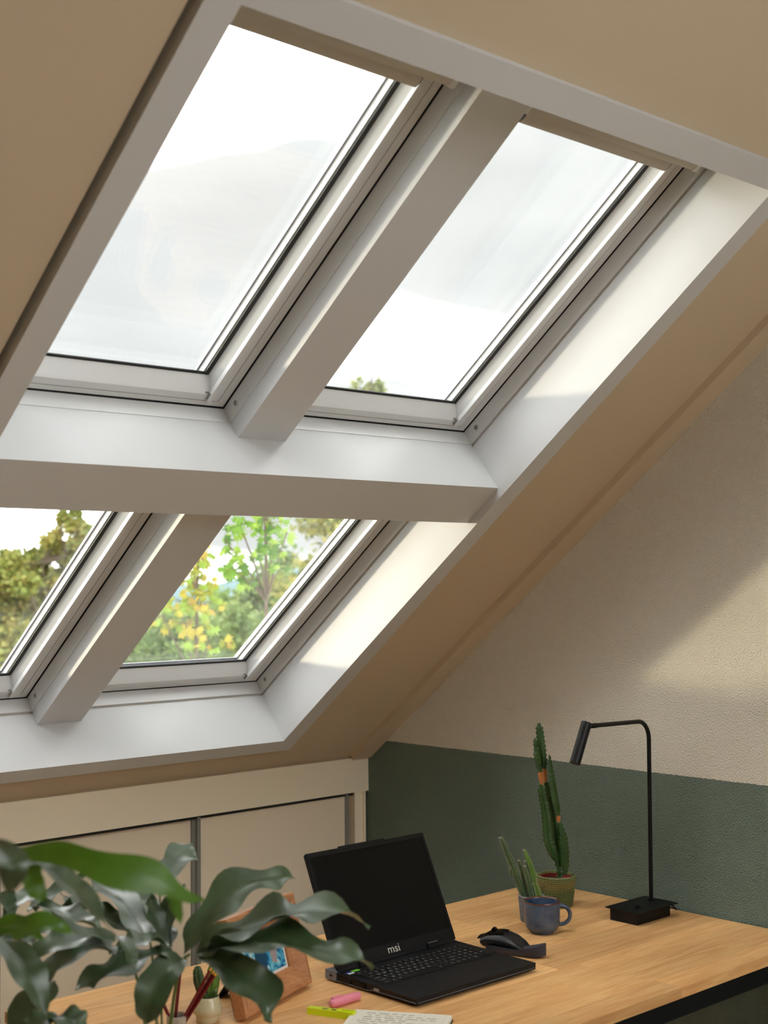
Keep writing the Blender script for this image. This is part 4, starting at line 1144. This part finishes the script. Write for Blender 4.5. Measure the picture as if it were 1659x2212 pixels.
# ================================================================== outdoors
GZ = -6.0
M_field = mat('meadow_grass', lin(120, 138, 78), .95, vary=(.12, lin(150, 150, 96), .8))
b = MB().box(-400, 600, 12, 1200, GZ - 1, GZ)
struct(b.build('ground', M_field, smooth=False), 'green fields beyond the house')
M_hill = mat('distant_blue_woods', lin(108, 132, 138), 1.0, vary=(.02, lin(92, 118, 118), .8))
G = []
for i in range(41):
    x = 60 + 620 * i / 40; row = []
    for j in range(6):
        y = 420 + 90 * j / 5; hgt = math.sin(math.pi * j / 10) * (10 + 4 * math.sin(i * .7) + 2.5 * noise.noise((i * .9, 0, 0)))
        row.append((x, y - x * .18, GZ + hgt))
    G.append(row)
struct(MB().grid(G).build('hills', M_hill), 'blue wooded hills on the horizon')

def leafcloud_mat(name, c1, c2, c3):
    M = bpy.data.materials.new(name); M.use_nodes = True
    n, l = M.node_tree.nodes, M.node_tree.links; b = n['Principled BSDF']
    b.inputs['Roughness'].default_value = .55
    g = n.new('ShaderNodeNewGeometry')
    t = n.new('ShaderNodeTexNoise'); t.inputs['Scale'].default_value = 1.1; t.inputs['Detail'].default_value = 4; l.new(g.outputs['Position'], t.inputs['Vector'])
    ad = n.new('ShaderNodeMath'); ad.operation = 'MULTIPLY_ADD'; ad.inputs[1].default_value = .35; l.new(g.outputs['Random Per Island'], ad.inputs[0])
    sb = n.new('ShaderNodeMath'); sb.operation = 'SUBTRACT'; sb.inputs[1].default_value = .17; l.new(t.outputs['Fac'], sb.inputs[0]); l.new(sb.outputs[0], ad.inputs[2])
    r = n.new('ShaderNodeValToRGB'); e = r.color_ramp.elements
    e[0].position = .30; e[0].color = c1; e[1].position = .72; e[1].color = c3; e.new(.5).color = c2
    l.new(ad.outputs[0], r.inputs[0]); l.new(r.outputs[0], b.inputs['Base Color'])
    tl = n.new('ShaderNodeBsdfTranslucent'); l.new(r.outputs[0], tl.inputs[0])
    mx = n.new('ShaderNodeMixShader'); mx.inputs[0].default_value = .4
    l.new(b.outputs[0], mx.inputs[1]); l.new(tl.outputs[0], mx.inputs[2]); l.new(mx.outputs[0], n['Material Output'].inputs[0])
    return M
M_olive = leafcloud_mat('olive_foliage', lin(102, 116, 54), lin(136, 144, 70), lin(168, 154, 84))
M_pale = leafcloud_mat('pale_green_foliage', lin(112, 136, 84), lin(136, 158, 96), lin(160, 174, 112))
M_mid = leafcloud_mat('mid_green_foliage', lin(80, 106, 56), lin(106, 130, 70), lin(138, 154, 90))
M_bark = mat('tree_bark', lin(92, 80, 66), .9, bump=(12, .5, .02))

def tree(base, top_z, blobs, leaf, nleaf, m_, label, seed, group='trees beyond the garden'):
    """blobs: (dx, dy, z, rx, rz) ellipsoids of foliage round the trunk"""
    rnd = random.Random(seed)
    t = tag(empty('tree', base), label, 'tree', group)
    bx = Vector(base)
    pts = [bx + Vector((rnd.uniform(-.1, .1) * k, rnd.uniform(-.1, .1) * k, (top_z - bx.z) * .9 * k / 6)) for k in range(7)]
    h = top_z - bx.z
    MB().tube(pts, [h * .022 * (1 - .85 * k / 6) for k in range(7)], 8).build('trunk', M_bark, t)
    br = MB()
    for dx, dy, z, rx, rz in blobs:
        c = bx + Vector((dx, dy, z - bx.z)); st = pts[min(6, max(1, int(6 * (c.z - rz * .8 - bx.z) / (h * .9))))]
        br.tube([st, st.lerp(c, .5) + Vector((0, 0, -.1)), c], [h * .006, h * .004, h * .0015], 5)
        for q in range(5):
            e = c + Vector((rnd.gauss(0, rx * .5), rnd.gauss(0, rx * .5), rnd.gauss(0, rz * .5))); br.tube([c, e], [h * .002, h * .0008], 4)
    br.build('branches', M_bark, t)
    tot = sum((rx * rx * rz) ** .72 for _, _, _, rx, rz in blobs); V = []; F = []
    for dx, dy, z, rx, rz in blobs:
        k = max(90, int(nleaf * (rx * rx * rz) ** .72 / tot))
        subs = [Vector((rnd.gauss(0, .55), rnd.gauss(0, .55), rnd.gauss(0, .5))) for _ in range(max(10, int(rx * 26)))]
        for _ in range(k):
            sbv = rnd.choice(subs); o = sbv + Vector((rnd.gauss(0, .19), rnd.gauss(0, .19), rnd.gauss(0, .16)))
            c = bx + Vector((dx + o.x * rx, dy + o.y * rx, z - bx.z + o.z * rz))
            a = Vector((rnd.gauss(0, 1), rnd.gauss(0, 1), rnd.gauss(0, .7))).normalized(); bb = a.cross(Vector((rnd.gauss(0, 1), rnd.gauss(0, 1), rnd.gauss(0, 1)))).normalized()
            L_ = leaf * rnd.uniform(.6, 1.2); i0 = len(V)
            V += [c - a * L_ * .5, c + bb * L_ * .34, c + a * L_ * .5, c - bb * L_ * .34]; F.append((i0, i0 + 1, i0 + 2, i0 + 3))
    me = bpy.data.meshes.new('crown'); me.from_pydata([v - bx for v in V], [], F); me.materials.append(m_)
    cr = bpy.data.objects.new('crown', me); COL.objects.link(cr); cr.parent = t; tag(cr, kind='stuff')
    return t
def ground_at(px, depth):
    p = at(px, 1275, depth); return Vector((p.x, p.y, GZ))
def blobs_px(base, depth, L_):
    """foliage blobs given as (px, py, radius px, height px) around a tree at that depth"""
    out = []
    for k, (px, py, rp, hp_) in enumerate(L_):
        p = at(px, py, depth); s = depth / FPX
        j = ((k * 37) % 11 - 5) / 5 * rp * s * .5
        out.append((p.x - base.x + FWD.x * j, p.y - base.y + FWD.y * j, p.z, rp * s, hp_ * s))
    return out
def px_tree(px, depth, L_, leaf, nleaf, m_, label, seed):
    base = ground_at(px, depth); bl = blobs_px(base, depth, L_)
    tree(base, max(z + rz * .6 for _, _, z, _, rz in bl), bl, leaf, nleaf, m_, label, seed)
px_tree(90, 24, [(60, 1250, 75, 70), (150, 1210, 60, 60), (170, 1150, 38, 38), (205, 1165, 40, 42), (228, 1215, 50, 60), (105, 1185, 42, 40), (140, 1120, 20, 22), (20, 1230, 60, 60), (120, 1330, 110, 80), (-60, 1280, 90, 80), (230, 1300, 60, 70), (40, 1420, 130, 80)],
        .125, 34000, M_olive, 'olive-leaved round tree behind the lower left roof window', 2)
px_tree(775, 21, [(748, 856, 13, 15), (778, 843, 14, 24), (800, 836, 13, 26), (824, 842, 12, 20), (770, 872, 34, 16), (815, 868, 26, 16), (842, 862, 10, 10), (770, 930, 60, 50), (740, 980, 70, 70), (720, 1090, 85, 80), (760, 1200, 95, 80), (700, 1300, 90, 80), (810, 1020, 70, 80)],
        .11, 11000, M_olive, 'tall sparse tree whose tip shows in the upper right roof window', 3)
px_tree(560, 34, [(560, 1290, 60, 60), (520, 1330, 80, 60), (610, 1320, 70, 70), (570, 1390, 110, 60), (600, 1250, 34, 30)],
        .17, 10000, M_pale, 'pale green tree beyond the maples', 4)
px_tree(420, 40, [(420, 1370, 90, 50), (350, 1390, 90, 50), (460, 1410, 110, 60)],
        .17, 8000, M_mid, 'low mid-green tree behind the maples', 5)
px_tree(660, 30, [(660, 1330, 70, 80), (700, 1400, 90, 80), (640, 1420, 90, 60)],
        .15, 10000, M_mid, 'mid-green tree at the right side of the view', 6)
px_tree(-150, 30, [(-150, 1270, 100, 90), (-100, 1360, 120, 80), (-200, 1380, 120, 80)],
        .15, 7000, M_mid, 'mid-green tree standing left of the olive-leaved round tree', 7)
px_tree(250, 45, [(250, 1360, 80, 60), (200, 1400, 100, 50), (310, 1400, 90, 50)],
        .2, 6000, M_pale, 'pale distant tree between the olive-leaved tree and the maples', 8)

# near maples: each visible leaf its own object
def maple_mesh(name, m_):
    tips = [(-90, .55), (-62, .42), (-38, .80), (-18, .48), (0, 1.0), (18, .48), (38, .80), (62, .42), (90, .55)]
    out = []
    out.append((0, -.12))
    for k, (a, r) in enumerate(tips):
        ar = math.radians(a)
        out.append((math.sin(ar) * r, math.cos(ar) * r + .0))
    bm = bmesh.new(); c = bm.verts.new((0, .12, .05)); vs_ = [bm.verts.new((x * .5, y * .5, -.06 * (x * x + y * y))) for x, y in out]
    for i in range(len(vs_)): bm.faces.new((c, vs_[i], vs_[(i + 1) % len(vs_)]))
    me = bpy.data.meshes.new(name); bm.to_mesh(me); bm.free(); me.materials.append(m_); return me
def mleaf_mat(name, c):
    M = leafcloud_mat(name, c, c, c); n, l = M.node_tree.nodes, M.node_tree.links
    return M
MLG = [maple_mesh('leaf', mleaf_mat('maple_leaf_green', lin(104, 140, 46))), maple_mesh('leaf', mleaf_mat('maple_leaf_lime', lin(134, 160, 62))), maple_mesh('leaf', mleaf_mat('maple_leaf_deep', lin(76, 112, 40)))]
MLY = [maple_mesh('leaf', mleaf_mat('maple_leaf_yellow', lin(172, 158, 62))), maple_mesh('leaf', mleaf_mat('maple_leaf_amber', lin(164, 138, 62))), maple_mesh('leaf', mleaf_mat('maple_leaf_olive', lin(140, 146, 52)))]
def maple(px, depth, trunk_px, clusters, meshes, label, seed, size=.125):
    rnd = random.Random(seed)
    base = ground_at(px, depth)
    t = tag(empty('maple_tree', base), label, 'tree', 'young maples outside the window')
    pts = [base] + [at(a, c, depth) for a, c in trunk_px]
    MB().tube(pts, [.03] + [.016 - .011 * k / len(trunk_px) for k in range(len(trunk_px))], 8).build('trunk', M_bark, t)
    s = depth / FPX; br = MB(); nleaf = 0
    for cx, cy, rx, ry, k in clusters:
        # branch from the trunk to the cluster, then twigs to every leaf
        c = at(cx, cy, depth + rnd.uniform(-.25, .25))
        tp = min(pts[1:], key=lambda p: (p - c - Vector((0, 0, -.25))).length)
        br.tube([tp, tp.lerp(c, .5) + Vector((0, 0, .03)), c], [.008, .006, .004], 5)
        for _ in range(k):
            a = rnd.uniform(0, 6.283); q = math.sqrt(rnd.random())
            p = at(cx + rx * q * math.cos(a), cy + ry * q * math.sin(a), depth + rnd.uniform(-.3, .3))
            br.tube([c.lerp(p, .1), p], [.002, .0012], 3)
            o = bpy.data.objects.new('leaf', rnd.choice(meshes)); COL.objects.link(o); o.parent = t
            f = (CAM - p).normalized() + Vector((rnd.gauss(0, .55), rnd.gauss(0, .55), rnd.gauss(0, .55)))
            qd = f.to_track_quat('Z', 'Y').to_matrix().to_4x4() @ Matrix.Rotation(math.pi + rnd.gauss(0, .9), 4, 'Z')
            o.matrix_local = Matrix.Translation(p - base) @ qd @ Matrix.Scale(size * rnd.uniform(.7, 1.25), 4)
    br.build('twigs', M_bark, t)
maple(426, 9.5, [(424, 1900), (426, 1500), (424, 1300), (430, 1180)],
      [(430, 1200, 34, 26, 26), (420, 1260, 48, 34, 44), (440, 1300, 44, 28, 26), (400, 1345, 60, 26, 20), (450, 1380, 60, 30, 18), (395, 1300, 46, 24, 20), (350, 1330, 40, 30, 14)], MLY[:1] * 2 + MLY[2:] * 2 + MLG[1:2] * 2 + MLY[1:2],
      'young maple with yellowing leaves outside the lower right roof window', 21)
maple(560, 8.6, [(560, 1900), (572, 1500), (575, 1300), (574, 1130), (580, 900)],
      [(520, 1140, 34, 24, 16), (505, 1200, 28, 24, 12), (510, 1235, 36, 24, 20), (585, 1130, 40, 22, 20), (590, 1180, 34, 24, 16), (560, 1200, 18, 20, 7), (605, 1225, 18, 14, 5), (485, 1165, 14, 10, 3), (540, 1090, 60, 18, 16), (620, 1150, 20, 24, 7), (530, 1260, 24, 16, 8)], MLG,
      'young green maple with large leaves against the sky outside the lower right roof window', 22)
